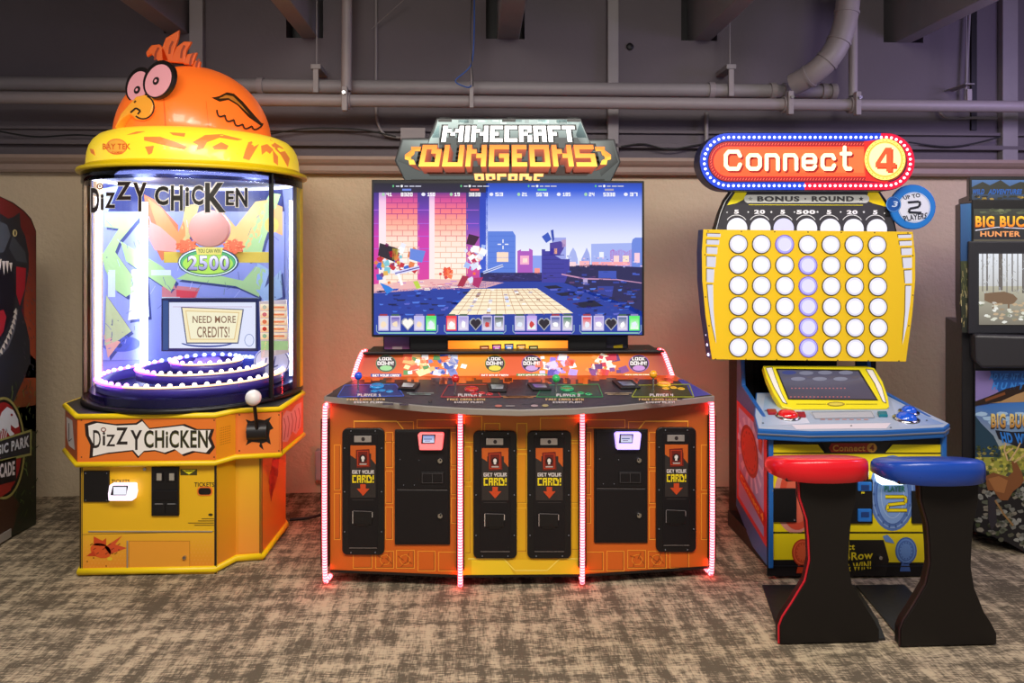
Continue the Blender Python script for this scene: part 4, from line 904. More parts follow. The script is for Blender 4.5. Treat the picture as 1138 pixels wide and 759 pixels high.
m = M(); a = mp(286, 480, .02); b = mp(282.5, 447, .09); m.cyl(a, b, .0085, BLKM, 12); j = m.build('joystick', diz); m = M(); m.ball(mp(281.5, 442, .09), .037, mat('white_ball', '#e8e4e0', .25, coat=.4), 24); m.build('ball_top', j, 'white ball top')
mp = facet(band[3], band[4]); m = M(); A = Art(m, mp); q = [fpx(band[3], .735), fpx(band[4], .735), fpx(band[4], .54), fpx(band[3], .54)]
A.poly(q, '#e8743c', 2); A.poly([bil(q, u, v) for u, v in ((.12, .2), (.3, .1), (.5, .22), (.7, .12), (.93, .15), (.9, .8), (.7, .9), (.55, .75), (.35, .92), (.1, .8))], '#e8b0a8', 3)
for k in range(5): u = .2 + k * .15; A.line([bil(q, u, .25), bil(q, u + .07, .5), bil(q, u, .8)], 1.0, '#b85a58', 4)
m.build('side_name_panel', diz)
mp = facet(band[8], band[0]); m = M(); A = Art(m, mp); q = [fpx(band[8], .735), fpx(band[0], .735), fpx(band[0], .54), fpx(band[8], .54)]
A.poly(q, '#c05a28', 2); A.poly([bil(q, u, v) for u, v in ((.1, .2), (.6, .15), (.7, .5), (.8, .8), (.3, .85), (.15, .7))], '#e4dcd6', 3); A.line([bil(q, .3, .3), bil(q, .3, .75), bil(q, .55, .6)], .8, '#3a2c28', 4); m.build('side_name_panel', diz)
# tank
R = .53; Z0, Z1 = .76, 1.895
def thin_glass(name, tint):
    g = bpy.data.materials.new(name); g.use_nodes = True; nt = g.node_tree; N = nt.nodes; N.remove(N['Principled BSDF']); out = N['Material Output']
    tr = N.new('ShaderNodeBsdfTransparent'); tr.inputs[0].default_value = tint; gl = N.new('ShaderNodeBsdfGlossy'); gl.inputs['Roughness'].default_value = .03
    fr = N.new('ShaderNodeFresnel'); fr.inputs['IOR'].default_value = 1.35; mx = N.new('ShaderNodeMixShader'); nt.links.new(fr.outputs[0], mx.inputs[0]); nt.links.new(tr.outputs[0], mx.inputs[1]); nt.links.new(gl.outputs[0], mx.inputs[2]); nt.links.new(mx.outputs[0], out.inputs[0]); return g
GLASS = thin_glass('tank_acrylic', (.93, .94, .98, 1))
# ring floor, back wall inside and shell outside
m = M(); m.lathe([(.0001, .0), (.50, .0), (.50, .05), (.0001, .05)], (*DC, .765), mat('playfield_dark', '#201d4c', .25), 64, smooth=False); m.build('playfield', diz)
FAR = cylmap(DC[0], DC[1], .505, far=True)
a_r, a_l = radians(18), radians(180 - 22)
m = M(); m.lathe([(.515, 0), (.535, 0), (.535, Z1 - Z0), (.515, Z1 - Z0), (.515, 0)], (*DC, Z0), YEL, 40, a0=a_r, a1=a_l + radians(30)); m.build('rear_shell', diz, 'yellow curved rear shell')
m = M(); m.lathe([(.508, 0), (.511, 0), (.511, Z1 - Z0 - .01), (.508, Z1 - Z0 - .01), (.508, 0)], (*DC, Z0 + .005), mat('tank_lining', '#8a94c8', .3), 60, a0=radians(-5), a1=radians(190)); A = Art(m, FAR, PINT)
def top_y(x): return 205
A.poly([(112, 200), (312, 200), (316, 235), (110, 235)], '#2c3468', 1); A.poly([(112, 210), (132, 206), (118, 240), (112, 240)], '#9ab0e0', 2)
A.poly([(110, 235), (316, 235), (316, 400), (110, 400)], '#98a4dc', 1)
LG, LY, DKB = '#b4dc90', '#e8d468', '#39447c'
def graf(pts, c): A.poly([(x + 2.6, y + 3) for x, y in pts], DKB, 3); A.poly(pts, c, 4)
graf([(116, 237), (157, 239), (133, 268), (128, 280), (148, 308), (152, 322), (140, 330), (128, 322), (117, 300), (113, 284), (132, 254), (116, 252)], LG)
graf([(134, 268), (180, 296), (196, 312), (190, 324), (160, 304), (140, 290)], LG)
graf([(118, 328), (146, 368), (132, 378), (116, 384)], '#c8d890'); graf([(115, 372), (134, 380), (120, 398)], '#f0b890')
graf([(146, 300), (162, 298), (166, 352), (142, 356), (144, 340)], '#e8f0f0')
A.poly([(160, 216), (172, 222), (198, 250), (198, 276), (180, 290), (166, 262)], '#d87848', 3); A.poly([(164, 220), (180, 232), (198, 258), (206, 240), (206, 262), (196, 276), (178, 262)], '#e89a58', 4)
A.poly([(166, 246), (178, 252), (196, 268), (196, 280), (172, 278), (164, 262)], '#f0a898', 5)
graf([(206, 228), (222, 226), (212, 262), (204, 280), (200, 262)], '#d8c880'); graf([(248, 236), (262, 252), (284, 224), (298, 222), (290, 260), (270, 282), (256, 280), (246, 262)], '#ecc878')
graf([(268, 280), (300, 214), (312, 216), (294, 268), (290, 284), (276, 290)], LG); graf([(196, 310), (262, 318), (288, 330), (296, 300), (284, 296), (270, 312), (214, 300)], LG)
graf([(286, 292), (300, 300), (294, 320), (312, 300), (314, 330), (296, 338), (284, 322)], '#a8c8e0')
A.poly([(300, 224), (314, 230), (314, 262), (302, 256)], '#e8b070', 4); A.ell(302, 250, 8, 9, '#e8c860', 5, 12)
A.ell(134, 382, 22, 9, '#5a6ac0', 3); A.poly([(180, 316), (222, 320), (216, 336), (180, 336)], '#d88888', 3); A.poly([(196, 322), (220, 324), (214, 334), (196, 334)], '#e85058', 4)
for x0, y0, x1, y1 in ((168, 300, 190, 306), (180, 330, 200, 338), (120, 300, 128, 330)): A.rect(x0, y0, x1, y1, '#d8e8e0', 5)
random.seed(12)
for k in range(60): x = random.uniform(114, 312); y = random.uniform(235, 395); A.line([(x, y), (x + random.uniform(-8, 8), y + random.uniform(3, 10))], .5, random.choice(['#5a68a8', '#c8d0f0', '#6a9080']), 6)
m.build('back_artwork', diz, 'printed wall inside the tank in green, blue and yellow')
CW = mat('cool_tube', '#ffffff', .3, emit=5, ecol='#dde4ff')
for a, r_ in ((at(109, 400, 3.86), .014), (FAR(160, 300, .03), .02), (at(324, 400, 4.05), .012)):  # the middle tube glows in place of a reflected glare on the lining
    m = M(); m.cyl((a.x, a.y, .83), (a.x, a.y, 1.78), r_, CW, 12); m.build('light_glare_tube', diz, 'white glowing tube, the middle one standing in for a glare')
m = M(); m.lathe([(.47, 0), (.50, 0), (.50, .012), (.47, .012), (.47, 0)], (*DC, 1.865), mat('cool_ring', '#ffffff', .3, emit=3.0, ecol='#e2e4ff'), 48); m.build('light_ring', diz, 'white glowing ring light under the tank roof')
m = M(); m.lathe([(.0001, 0), (.515, 0), (.515, .012), (.0001, .012)], (*DC, 1.88), mat('tank_roof', '#30344c', .4), 48, smooth=False); m.build('tank_roof', diz)
for X, Yp, nm in ((-1.985, 3.93, 'pale inner post at the left of the tank'), (-.972, 4.03, 'yellow post at the right of the tank')):
    m = M(); m.box((X - .018, Yp - .03, Z0), (X + .018, Yp + .03, Z1), mat('post_peach', '#f0c890', .4) if X < -1.5 else YEL, .004); m.build('tank_post', diz, nm)
c = at(308, 330, 3.62); 
ang = atan2(c.y - DC[1], c.x - DC[0]); m = M(); sx, sy = DC[0] + .527 * cos(radians(-30)), DC[1] + .527 * sin(radians(-30)); m.box((sx - .011, sy - .008, Z0), (sx + .011, sy + .008, Z1), BLKM, .002); m.build('glass_seam', diz)
m = M(); m.lathe([(R, 0), (R, Z1 - Z0)], (*DC, Z0), GLASS, 72); m.build('tank_glass', diz, 'clear curved acrylic', recalc=True)
m = M(); m.lathe([(.50, 0), (.537, 0), (.537, .02), (.50, .02), (.50, 0)], (*DC, .757), BLKM, 64); m.build('glass_base_ring', diz)
m = M(); m.lathe([(.525, 0), (.536, 0), (.536, .055), (.525, .055), (.525, 0)], (*DC, 1.84), thin_glass('tinted_band', (.35, .38, .55, 1)), 64); m.build('tinted_band', diz)
for a_, b_, e_ in ((0, -.2, 7), (-.3, .05, 4.5), (.28, .05, 6)):     # the lamps under the tank roof
    d_ = bpy.data.lights.new('tank_lamp_light', 'POINT'); d_.energy = e_; d_.color = (.86, .9, 1); d_.shadow_soft_size = .05; o_ = bpy.data.objects.new('tank_lamp_light', d_); C.objects.link(o_); o_.location = (DC[0] + a_, DC[1] + b_, 1.80)
# lettering on the curved glass
NEAR = cylmap(DC[0], DC[1], R + .0015)
m = M(); A = Art(m, NEAR, PR)
LT = [('D', (101, 209, 110, 236)), ('i', (112, 216, 115, 233)), ('Z', (117, 214, 128, 231)), ('Z', (129, 202, 146, 222)), ('Y', (148, 203, 163, 235)), ('C', (172, 207, 187, 228)), ('H', (190, 206, 203, 234)), ('i', (206, 208, 210, 229)), ('C', (213, 206, 226, 228)), ('K', (228, 203, 251, 236)), ('E', (251, 212, 260, 228)), ('N', (262, 209, 275, 230))]
for ch, q in LT: A.text(ch, (q[0] - .8, q[1] - .8, q[2] + .8, q[3] + .8), '#f2efe8', 1, .07)
for ch, q in LT: A.text(ch, q, '#2a1c16' if q[0] < 170 else '#1f1d14', 3, .028)
A.ring(111, 207, 3.6, 3.6, 1.4, '#7a3c28', 3, 12); A.ell(111, 207, 1.2, 1.2, '#7a3c28', 3, 8)
m.build('glass_lettering', diz)
# swirling light tracks on the playfield
TR = mat('track_pink', '#ff9ad8', .3, emit=5, ecol='#e050ff'); TB = mat('track_blue', '#6070ff', .3, emit=1.2, ecol='#5a50ff'); TW = mat('track_warm', '#ffe0b0', .3, emit=1.8, ecol='#ffc890')
BW = mat('bulb_warm', '#fff0e0', .3, emit=3.5, ecol='#ffe8d8'); BV = mat('bulb_violet', '#ffc0ff', .3, emit=3.5, ecol='#f0a0ff'); BB_ = mat('bulb_blue', '#c8d0ff', .3, emit=3.0, ecol='#b0c0ff')
TD = mat('track_dark', '#4a3ea4', .3)
for (cx, cy, r_, z, nb) in ((DC[0] - .01, DC[1] - .02, .455, .865, 52), (DC[0] + .02, DC[1] + .02, .32, .895, 40), (DC[0] + .03, DC[1] + .05, .18, .92, 22)):
    m = M(); m.lathe([(r_ - .035, 0), (r_, 0), (r_, .045), (r_ - .035, .045), (r_ - .035, 0)], (cx, cy, z - .045), TD, 64); tk = m.build('light_track', diz)
    for k, mt in enumerate((TW, TB, TR)):      # the front right runs warm, the back blue, the front left pink
        m = M(); a0 = [-pi * .62, pi * .05, -pi * 1.15][k]; a1 = [pi * .05, pi * .85, -pi * .62][k]; n = 26
        m.tube([(cx + (r_ + .003) * cos(a0 + (a1 - a0) * i / n), cy + (r_ + .003) * sin(a0 + (a1 - a0) * i / n), z + .003) for i in range(n + 1)], .005, mt, seg=6); m.build('glow_line', tk, ['warm', 'blue', 'pink'][k] + ' glowing line')
    protos = {}
    for k in range(nb):
        a = 2 * pi * k / nb; p = Vector((cx + (r_ - .012) * cos(a), cy + (r_ - .012) * sin(a), z + .008)); mt = BB_ if sin(a) > .1 else BV if cos(a) < -.35 else BW
        if mt.name not in protos:
            m = M(); m.ball(p, .0115, mt, 10); protos[mt.name] = (m.build('bulb', tk), p)
        else: o, p0 = protos[mt.name]; copy_part(o, p - p0)
m = M(); m.lathe([(.0001, .06), (.06, .06), (.1, .0), (.0001, 0)], (DC[0] + .03, DC[1] + .06, .87), mat('hub_violet', '#8a6ae0', .3, emit=.3), 32); m.build('playfield_hub', diz)
# raised blue tiers behind
for k, (x0, x1, y_) in enumerate(((118, 150, 4.3), (262, 300, 4.28))):
    m = M(); a = at(x0, 400, y_); b = at(x1, 400, y_); m.box((a.x, y_ - .09, .815), (b.x, y_, .90), mat('tier_blue', '#4a5ad0', .3, emit=.15), .01); tr_ = m.build('light_tier', diz)
    for q in range(5): m = M(); m.ball((a.x + (b.x - a.x) * (q + .5) / 5, y_ - .05, .907), .0115, BB_, 10); m.build('bulb', tr_)
# message screen and signs in the tank
VS = vplane(4.12); m = M(); slab(m, VS, quad(179, 331.5, 287, 390.5), .01, .05, mat('screen_frame', '#1c2450', .3), .004); A = Art(m, VS, PS); A.rect(188, 336, 284, 387, '#e8ecff', 18)
A.rect(181, 334, 187, 389, '#30508c', 17); A.line([(192, 341), (280, 341)], .6, '#c8a8c8', 20); A.ring(230, 380, 30, 6, 2, '#30489c', 20, 20, 0.3, pi - .3)
A.poly([(201, 341), (271, 343.5), (265, 382), (207, 382)], '#50587c', 20); A.poly([(202.5, 342), (269.5, 344.5), (264, 380.5), (208, 380.5)], '#fff0c0', 21); A.poly([(206, 345), (266, 347), (261, 377.5), (211, 377.5)], '#e8c888', 22); A.poly([(207, 346), (265, 348), (260, 376.5), (212, 376.5)], '#fdf6d0', 23)
A.text('NEED MORE', (214, 351, 262, 359), '#8a6448', 25, .012); A.text('CREDITS!', (219, 363, 255, 375), '#8a6448', 25, .012); A.ring(277, 378, 5.5, 7, .8, '#90a0d0', 22, 16)
m.build('message_screen', diz)
VP = vplane(3.93)
m = M(); E = [(231 + 33.5 * cos(2 * pi * k / 36), 291.5 + 16.5 * sin(2 * pi * k / 36)) for k in range(36)]; slab(m, VP, E, .0, .015, mat('sign_edge', '#30407a', .4), 0); A = Art(m, VP, PG2)
A.ell(231, 291.5, 32.5, 15.6, '#d8f0f0', 2); A.ell(231, 291.5, 31, 14.2, '#58b070', 3); A.ell(231, 293, 28, 11.5, '#a8d858', 4); A.ring(231, 291.5, 31, 14.2, .9, '#286048', 5)
A.text('2500', (208, 283.5, 255.5, 301), '#2c2c50', 6, .06); A.text('2500', (209, 284, 254.5, 300), (rgb('#f0f0ff'), rgb('#8888b8')), 8, .03); A.poly([(217, 274.5), (248, 275), (246, 283), (219, 283)], '#d8d070', 8); A.text('YOU CAN WIN', (220, 276.5, 245, 281), '#5a6a30', 10, .015)
m.build('prize_sign', diz, 'oval green prize sign')
m = M(); E = [(232 + 23 * cos(t), 254 + 21 * sin(t) * (1.0 if sin(t) > 0 else 1.0)) for t in [2 * pi * k / 30 for k in range(30)]]; slab(m, vplane(3.95), E, 0, .03, mat('egg_pale', '#c88e80', .35), .006); m.build('egg_shape', diz, 'pale pink rounded egg shape')
for cx, cy in ((207, 274), (259, 274)):
    random.seed(int(cx)); m = M(); E = [(cx + (11 + 1.6 * cos(9 * t)) * cos(t), cy + (7.5 + 1.2 * cos(9 * t)) * sin(t)) for t in [2 * pi * k / 54 for k in range(54)]]; slab(m, vplane(3.94), E, 0, .02, mat('pompom', '#f07850', .6, emit=.12), 0); A = Art(m, vplane(3.94), PG2)
    for k in range(24): a = random.uniform(0, 6.28); r_ = random.uniform(2, 9); A.line([(cx + r_ * cos(a), cy + r_ * .65 * sin(a)), (cx + (r_ + 2) * cos(a), cy + (r_ + 2) * .65 * sin(a))], .7, random.choice(['#ffa878', '#d04828']), 2)
    m.build('pompom', diz, 'orange red pompom shape')
m = M(); slab(m, vplane(3.96), quad(182, 280, 300, 292), 0, .01, mat('banner_yellow', '#e8d058', .4, emit=.1), .002); m.build('banner', diz, 'yellow banner strip behind the oval sign')
VT = vplane(4.0); m = M(); slab(m, VT, [(288, 335), (318, 333), (321, 392), (290, 398)], 0, .012, mat('table_card', '#f0e8e0', .4), .001); A = Art(m, VT, PG2)
for k in range(5): A.grad(289.5, 338 + k * 8, 319, 345 + k * 8, '#fff4d0', '#ffd090', 3); A.ell(294, 341.5 + k * 8, 2.6, 2.4, ['#b8c0a0', '#c86868', '#e07848', '#c83820', '#90b888'][k], 4, 10); A.rect(300, 340.5 + k * 8, 316, 342.5 + k * 8, '#f08a4c', 4)
A.rect(290, 379, 320, 389, '#a8d088', 3); m.build('payout_card', diz)
m = M(); E = [(302 + 20 * cos(t), 402 + 17 * sin(t)) for t in [2 * pi * k / 24 for k in range(24)]]; slab(m, vplane(4.02), E, 0, .012, mat('round_card', '#dfe4f8', .35, emit=.15), .001); A = Art(m, vplane(4.02)); A.ring(302, 402, 19, 16, .8, '#6070c0', 3); A.line([(296, 398), (294, 408), (300, 404)], 1.4, '#6878b0', 3); A.line([(306, 396), (304, 408), (309, 406)], 1.4, '#6878b0', 3); m.build('round_card', diz)
# yellow crown ring and orange bird dome
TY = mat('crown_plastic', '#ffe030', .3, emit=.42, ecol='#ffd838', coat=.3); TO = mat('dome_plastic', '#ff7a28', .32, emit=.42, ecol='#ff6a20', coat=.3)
m = M(); m.lathe([(.53, 1.892), (.556, 1.892), (.560, 1.902), (.556, 1.912), (.525, 1.915), (.522, 1.93)], (*DC, 0), YEL, 72); m.build('crown_rim', diz, 'yellow crown rim')
prof = [(.518, 1.915), (.516, 1.95), (.512, 1.99), (.503, 2.025), (.487, 2.055), (.462, 2.08), (.43, 2.094), (.36, 2.10), (.0001, 2.10)]
CR = ellmap((DC[0], DC[1], 1.93), (.5165, .5165, .2))
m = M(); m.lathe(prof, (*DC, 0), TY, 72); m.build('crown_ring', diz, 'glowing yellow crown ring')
def crownmap(px, py, l=0):
    d = ray(px, py); lo, hi = 2.6, 4.6
    def outside(t):
        p = EY + d * t; r_ = hypot(p.x - DC[0], p.y - DC[1]); z = p.z
        pr = [(a + l, b) for a, b in prof[:8]]
        if z < pr[0][1]: return r_ > pr[0][0]
        if z > 2.10 + l: return True
        for (r0, z0), (r1, z1) in zip(pr, pr[1:]):
            if z0 <= z <= z1: return r_ > r0 + (r1 - r0) * (z - z0) / max(z1 - z0, 1e-6)
        return r_ > .3
    t = lo
    while t < hi and outside(t): t += .02
    a, b = t - .02, t
    for _ in range(18): c = (a + b) / 2; (a, b) = (c, b) if outside(c) else (a, c)
    return EY + d * (a - l * 0)
crownmap.curved = True
m = M(); A = Art(m, crownmap, printmat('crown_ink', .25, .35)); OC = '#f08a3c'
A.ell(129.5, 163, 12, 9, OC, 2, 20); A.ell(129.5, 163, 10.5, 7.6, '#f8b040', 3, 20); A.text('BAY TEK', (114, 159.5, 145, 166), '#d86420', 4, .03); A.text('GAMES', (124, 168, 136, 171), '#d86420', 4, .02)
for P in ([(160, 152), (178, 152), (196, 158), (208, 163), (205, 166), (190, 163), (160, 156)], [(214, 158), (228, 150), (246, 149), (270, 155), (264, 156), (244, 153), (230, 158), (226, 165), (218, 167), (220, 161)], [(161, 163), (171, 162), (169, 170), (165, 172)], [(98, 160), (104, 166), (106, 173), (101, 170)],
          [(236, 163), (246, 158), (254, 162), (252, 166), (238, 166)], [(276, 158), (280, 157), (282, 163), (288, 160), (283, 168), (277, 178), (270, 176), (273, 166)], [(290, 162), (297, 160), (304, 166), (300, 171), (296, 168), (291, 172)], [(303, 166), (309, 174), (309, 184), (304, 180)],
          [(300, 155), (314, 164), (322, 176), (320, 186), (312, 172), (302, 162)], [(188, 147), (206, 148), (205, 152), (192, 150)], [(140, 150), (152, 146), (162, 146), (150, 149)]):
    A.poly(P, OC, 2)
m.build('crown_print', diz, 'orange printed marks and maker badge')
EC = (-1.505, 3.99, 2.09); ER = (.385, .40, .385)
m = M(); bm = bmesh.new(); bmesh.ops.create_uvsphere(bm, u_segments=56, v_segments=32, radius=1)
for v in bm.verts:
    z = max(v.co.z, -.02); k = 1 + .05 * (1 - z) * 0; v.co = Vector((EC[0] + v.co.x * ER[0] * k + .03 * (1 - abs(v.co.x)) * 0, EC[1] + v.co.y * ER[1], EC[2] + z * ER[2]))
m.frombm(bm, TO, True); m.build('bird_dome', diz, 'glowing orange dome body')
EM = ellmap(EC, ER)
m = M(); A = Art(m, EM, printmat('dome_ink', .2, .35))
A.poly([(235, 108.5), (243, 107), (252, 102.5), (260, 104), (270, 113), (282, 127), (291, 137), (290, 140), (276, 130), (264, 117), (254, 111), (244, 113)], '#3a2410', 2); A.poly([(243, 109.5), (251, 105.5), (259, 107), (268, 116), (278, 128), (264, 115), (254, 109)], '#c87828', 3)
dens_ = lambda P: [((a[0] * (3 - k) + b[0] * k) / 3, (a[1] * (3 - k) + b[1] * k) / 3) for a, b in zip(P, P[1:]) for k in range(3)] + [P[-1]]
m.build('wing', diz, 'printed brown wing shape'); m = M(); A = Art(m, EM, printmat('dome_ink'))
SC_ = [(241, 122), (250, 128), (260, 133), (270, 138), (280, 140), (291, 140)]; L_ = []
for (ax, ay), (bx, by) in zip(SC_, SC_[1:]):
    for k in range(7): t = k / 6; L_.append((ax + (bx - ax) * t - 2.2 * sin(pi * t), ay + (by - ay) * t + 4.2 * sin(pi * t)))
A.line(L_ + [(292, 137)], 2.0, '#3a2410', 9)
m.build('wing_feathers', diz, 'dark scalloped wing feather line'); m = M(); A = Art(m, EM, printmat('dome_ink')); A.line([(188, 76), (183, 90), (182, 110), (184, 142)], 1.2, '#e85c14', 2); m.build('dome_seam', diz); m = M(); A = Art(m, EM, printmat('dome_ink')); A.line([(229, 112), (232, 142)], .6, '#e0600f', 2)
m.build('dome_seam', diz)
# plain bird face plates on the front left of the dome
FN = Vector((-.42, -.88, .2)).normalized(); FP = Vector(EC) + Vector((-.22, -.30, .16)); FM = plane(FP - FN * .012, FN); FK = plane(FP + Vector((0, -.085, -.1)), (-.10, -.98, .12))
def ellp(cx, cy, rx, ry, rot=0, n=30): return [(cx + rx * cos(t) * cos(rot) - ry * sin(t) * sin(rot), cy + rx * cos(t) * sin(rot) + ry * sin(t) * cos(rot)) for t in [2 * pi * k / n for k in range(n)]]
EYB = mat('eye_black', '#1c1614', .4); EYP = mat('eye_pink', '#f4a8b0', .35, emit=.15)
for (cx, cy, rx, ry, rot, bk) in ((153.5, 94, 11, 18, .35, 0), (176, 88, 13.5, 20, .45, .01)):
    m = M(); slab(m, FM, ellp(cx, cy, rx + 2.6, ry + 2.4, rot), .006 + bk, .006, EYB, .002); e = m.build('eye', diz)
    m = M(); slab(m, FM, ellp(cx - .6, cy + 1.4, rx - .3, ry - 1, rot), .010 + bk, -.004 - bk, EYP, .001); m.build('eyeball', e, 'pink eyeball')
    m = M(); c = FM(cx - 1 if rx < 12 else cx - 2.5, cy + 6 if rx < 12 else cy + 2, .0105 + bk); m.disc(c, .02, FN, EYB, .003, 16); m.disc(c + FN * .003, .008, FN, EYP, .001, 12); m.build('pupil', e, 'black pupil')
m = M(); bk_ = [(127, 142), (134, 126), (142, 117), (151, 107), (160, 105), (168, 108), (171, 116), (168, 126), (160, 133), (150, 132), (144, 126), (135, 132)]
slab(m, FK, bk_, .0, .06, mat('beak_orange', '#f0a030', .35, emit=.2), .006); A = Art(m, FK); A.line([(145, 125), (151, 120), (156, 123), (153, 127)], 2, '#2a1810', 3); A.line([(149, 114), (151, 112)], 2, '#5a3010', 3); A.ring(159, 119, 13, 14, 1.7, '#2a1810', 3, 20, -1.2, 2.3)
m.build('beak', diz, 'orange yellow beak')
CM = vplane(3.86); CO = mat('crest_orange', '#e8641c', .4, emit=.12)
for P in ([(176, 68), (168, 60), (163, 63), (162, 58), (168, 50), (177, 49), (183, 55), (188, 68)], [(180, 68), (179, 55), (184, 42), (199, 33), (198, 42), (194, 54), (190, 69)], [(188, 69), (196, 52), (204, 46), (213, 46), (207, 56), (205, 70)], [(203, 71), (208, 60), (219, 58), (217, 63), (214, 72)], [(213, 74), (217, 67), (223, 68), (221, 76)]):
    m = M(); slab(m, CM, P, .0, .02, CO, .004); A = Art(m, CM); c = (sum(p[0] for p in P) / len(P), sum(p[1] for p in P) / len(P)); A.line([(c[0] - 1, c[1] + 8), (c[0], c[1]), (c[0] + 3, c[1] - 6)], 2.4, '#a83c10', 2); m.build('crest_feather', diz, 'orange crest feather')
m = M(); slab(m, vplane(3.88), [(180, 76), (181, 69), (192, 66), (206, 67), (218, 72), (224, 80)], 0, .2, mat('crest_base', '#1c1010', .7), .004); m.build('crest_base', diz)

# ================================================================== the yellow disc-drop game on the right
con = thing('arcade_cabinet', 'blue and yellow arcade cabinet with tall yellow board of glowing round discs', 'arcade machine', (1.73, 3.7, 0))
BLU = mat('blue_metal', '#2464b0', .3); BLUD = mat('blue_dark', '#1c3c78', .35)
FX0, FX1, FY = 1.318, 2.150, 3.314
VC = vplane(FY)
m = M(); m.box((FX0 + .09, FY + .01, .07), (FX1 - .09, 4.0, .70), BLK); m.box((FX0 + .05, FY + .04, .0), (FX1 - .05, 4.0, .08), BLKM); m.build('cabinet_body', con)
m = M(); P = [(FX0, 3.30, .06), (FX0, 3.30, .705), (FX0, 3.82, .80), (FX0, 3.86, 1.02), (FX0, 3.93, 1.02), (FX0, 3.95, .12), (FX0, 3.6, .04)]; P = [(x + (y - 3.3) * .12, y, z) for x, y, z in P]; m.prism(P, (.022, 0, 0), BLU, .004)
m.build('side_board', con, 'blue edged side board')
m = M(); m.prism([(2 * 1.724 - x + .0, y, z) for x, y, z in P], (.022, 0, 0), BLU, .004); m.build('side_board', con, 'blue edged side board')
m = M(); m.box((1.425, 3.95, .0), (1.53, 4.15, 1.15), BLK, .004); m.box((1.53, 4.0, .0), (1.98, 4.15, .95), BLK); m.build('rear_cabinet', con)
# side print
SPL = plane((FX0 - .0008, 3.3, 0), (-1, .12, 0)); m = M(); A = Art(m, SPL)
q = [fpx((FX0 + .0756, 3.93), .70), fpx((FX0 + .004, 3.335), .68), fpx((FX0 + .004, 3.335), .14), fpx((FX0 + .0756, 3.93), .17)]
A.poly(q, '#c82838', 2); bq = lambda u, v: bil(q, u, v)
A.poly([bq(.06, .05), bq(.9, .05), bq(.9, .95), bq(.06, .95)], ['#b8a8dc', '#c8bce4', '#8098d0', '#a8a0d8'], 3)
random.seed(4)
for k in range(14): a = 2 * pi * k / 14; A.poly([bq(.45, .35), (bq(.45, .35)[0] + 0, 0) and bq(.45 + .42 * cos(a), .38 + .33 * sin(a)), bq(.45 + .42 * cos(a + .2), .38 + .33 * sin(a + .2))], '#d8d0f0', 4)
A.poly([bq(.42 + .3 * cos(t), .36 + .23 * sin(t)) for t in [2 * pi * k / 24 for k in range(24)]], '#a02418', 5); A.poly([bq(.42 + .25 * cos(t), .36 + .2 * sin(t)) for t in [2 * pi * k / 24 for k in range(24)]], '#d03c28', 6)
for k in range(12): t = 2 * pi * k / 12; A.poly([bq(.42 + .19 * cos(t + d) * r_, .36 + .155 * sin(t + d) * r_) for d, r_ in ((-.12, 1), (.12, 1), (.12, 1.12), (-.12, 1.12))], '#a02418', 7)
A.poly([bq(.08, .66), bq(.92, .74), bq(.92, .86), bq(.08, .77)], '#c82418', 7); A.text('Connect 4', [bq(.12, .685), bq(.88, .76), bq(.88, .83), bq(.12, .75)], '#f0b030', 9, .03)
A.poly([bq(.7, .1), bq(.86, .13), bq(.82, .27), bq(.72, .24)], '#d03c28', 6)
m.build('side_graphics', con, 'printed side panel with a plain red disc')
# lower front
m = M(); P = [VC(x, y, .001) for x, y in ((853, 488), (1048, 488), (1048, 640), (853, 640))]; m.prism(P, (0, .008, 0), BLK); A = Art(m, VC)
YL = '#ecd410'
A.poly([(854, 494), (909, 494), (916, 503), (1047, 503), (1047, 591), (854, 591)], YL, 4); A.poly([(854, 503), (1047, 503), (1047, 504.5), (854, 504.5)], '#2a2410', 5)
A.poly([(992, 494), (1047, 494), (1047, 503), (984, 503)], YL, 4); A.poly([(913, 491), (990, 491), (983, 503), (919, 503)], '#14100e', 5)
A.poly([(924 + 0, 492.5), (972, 492.5), (975, 498), (972, 502.5), (924, 502.5), (921, 498)], '#a83018', 6); A.ell(969, 497.6, 5.6, 5.2, '#d89830', 7, 16); A.text('4', (966.5, 494, 971.5, 501), '#8a3018', 8, .03); A.text('Connect', (925.5, 494.5, 961.5, 501.5), '#e0a040', 7, .03)
A.poly([(854, 593), (1047, 593), (1047, 625), (985, 625), (940, 622), (854, 622)], YL, 4); A.line([(854, 592), (1047, 592)], 1, '#2a2410', 6)
A.poly([(944, 600), (982, 600), (988, 622), (984, 640), (944, 640)], '#171311', 6)
A.ell(884, 553, 24, 40, '#d89080', 5, 30); A.ell(886, 552, 20, 37, '#d04c34', 6, 30); A.ell(887, 552, 14, 29, '#d8644c', 7, 30)
A.ell(992, 548, 26, 42, '#5878b8', 5, 36); A.ring(992, 548, 23, 39, 1.4, '#88a4d4', 6, 30); A.ell(992, 550, 18, 33, '#7c9cd0', 7, 30); A.ring(992, 550, 18, 33, 1, '#4c6cac', 8, 30); A.ring(992, 550, 13, 26, .8, '#a4bce0', 8, 30)
for k in range(18): t = 2 * pi * k / 18; A.ell(992 + 20.6 * cos(t), 549 + 36.4 * sin(t), 1.2, 1.6, '#40609c', 8, 8)
A.text('PLAYER', (983, 540, 1006, 546.5), '#2c7a68', 9, .04); A.line([(984, 552), (1005, 552), (1007, 554), (1006, 559), (987, 561), (986, 567), (1008, 567)], 4.4, '#5a5010', 9); A.line([(984, 552), (1005, 552), (1007, 554), (1006, 559), (987, 561), (986, 567), (1008, 567)], 2.8, '#e8d010', 10)
for t_, y in (('ct', 604), ('-a-Row', 613), ('& WIN!', 627)): pass
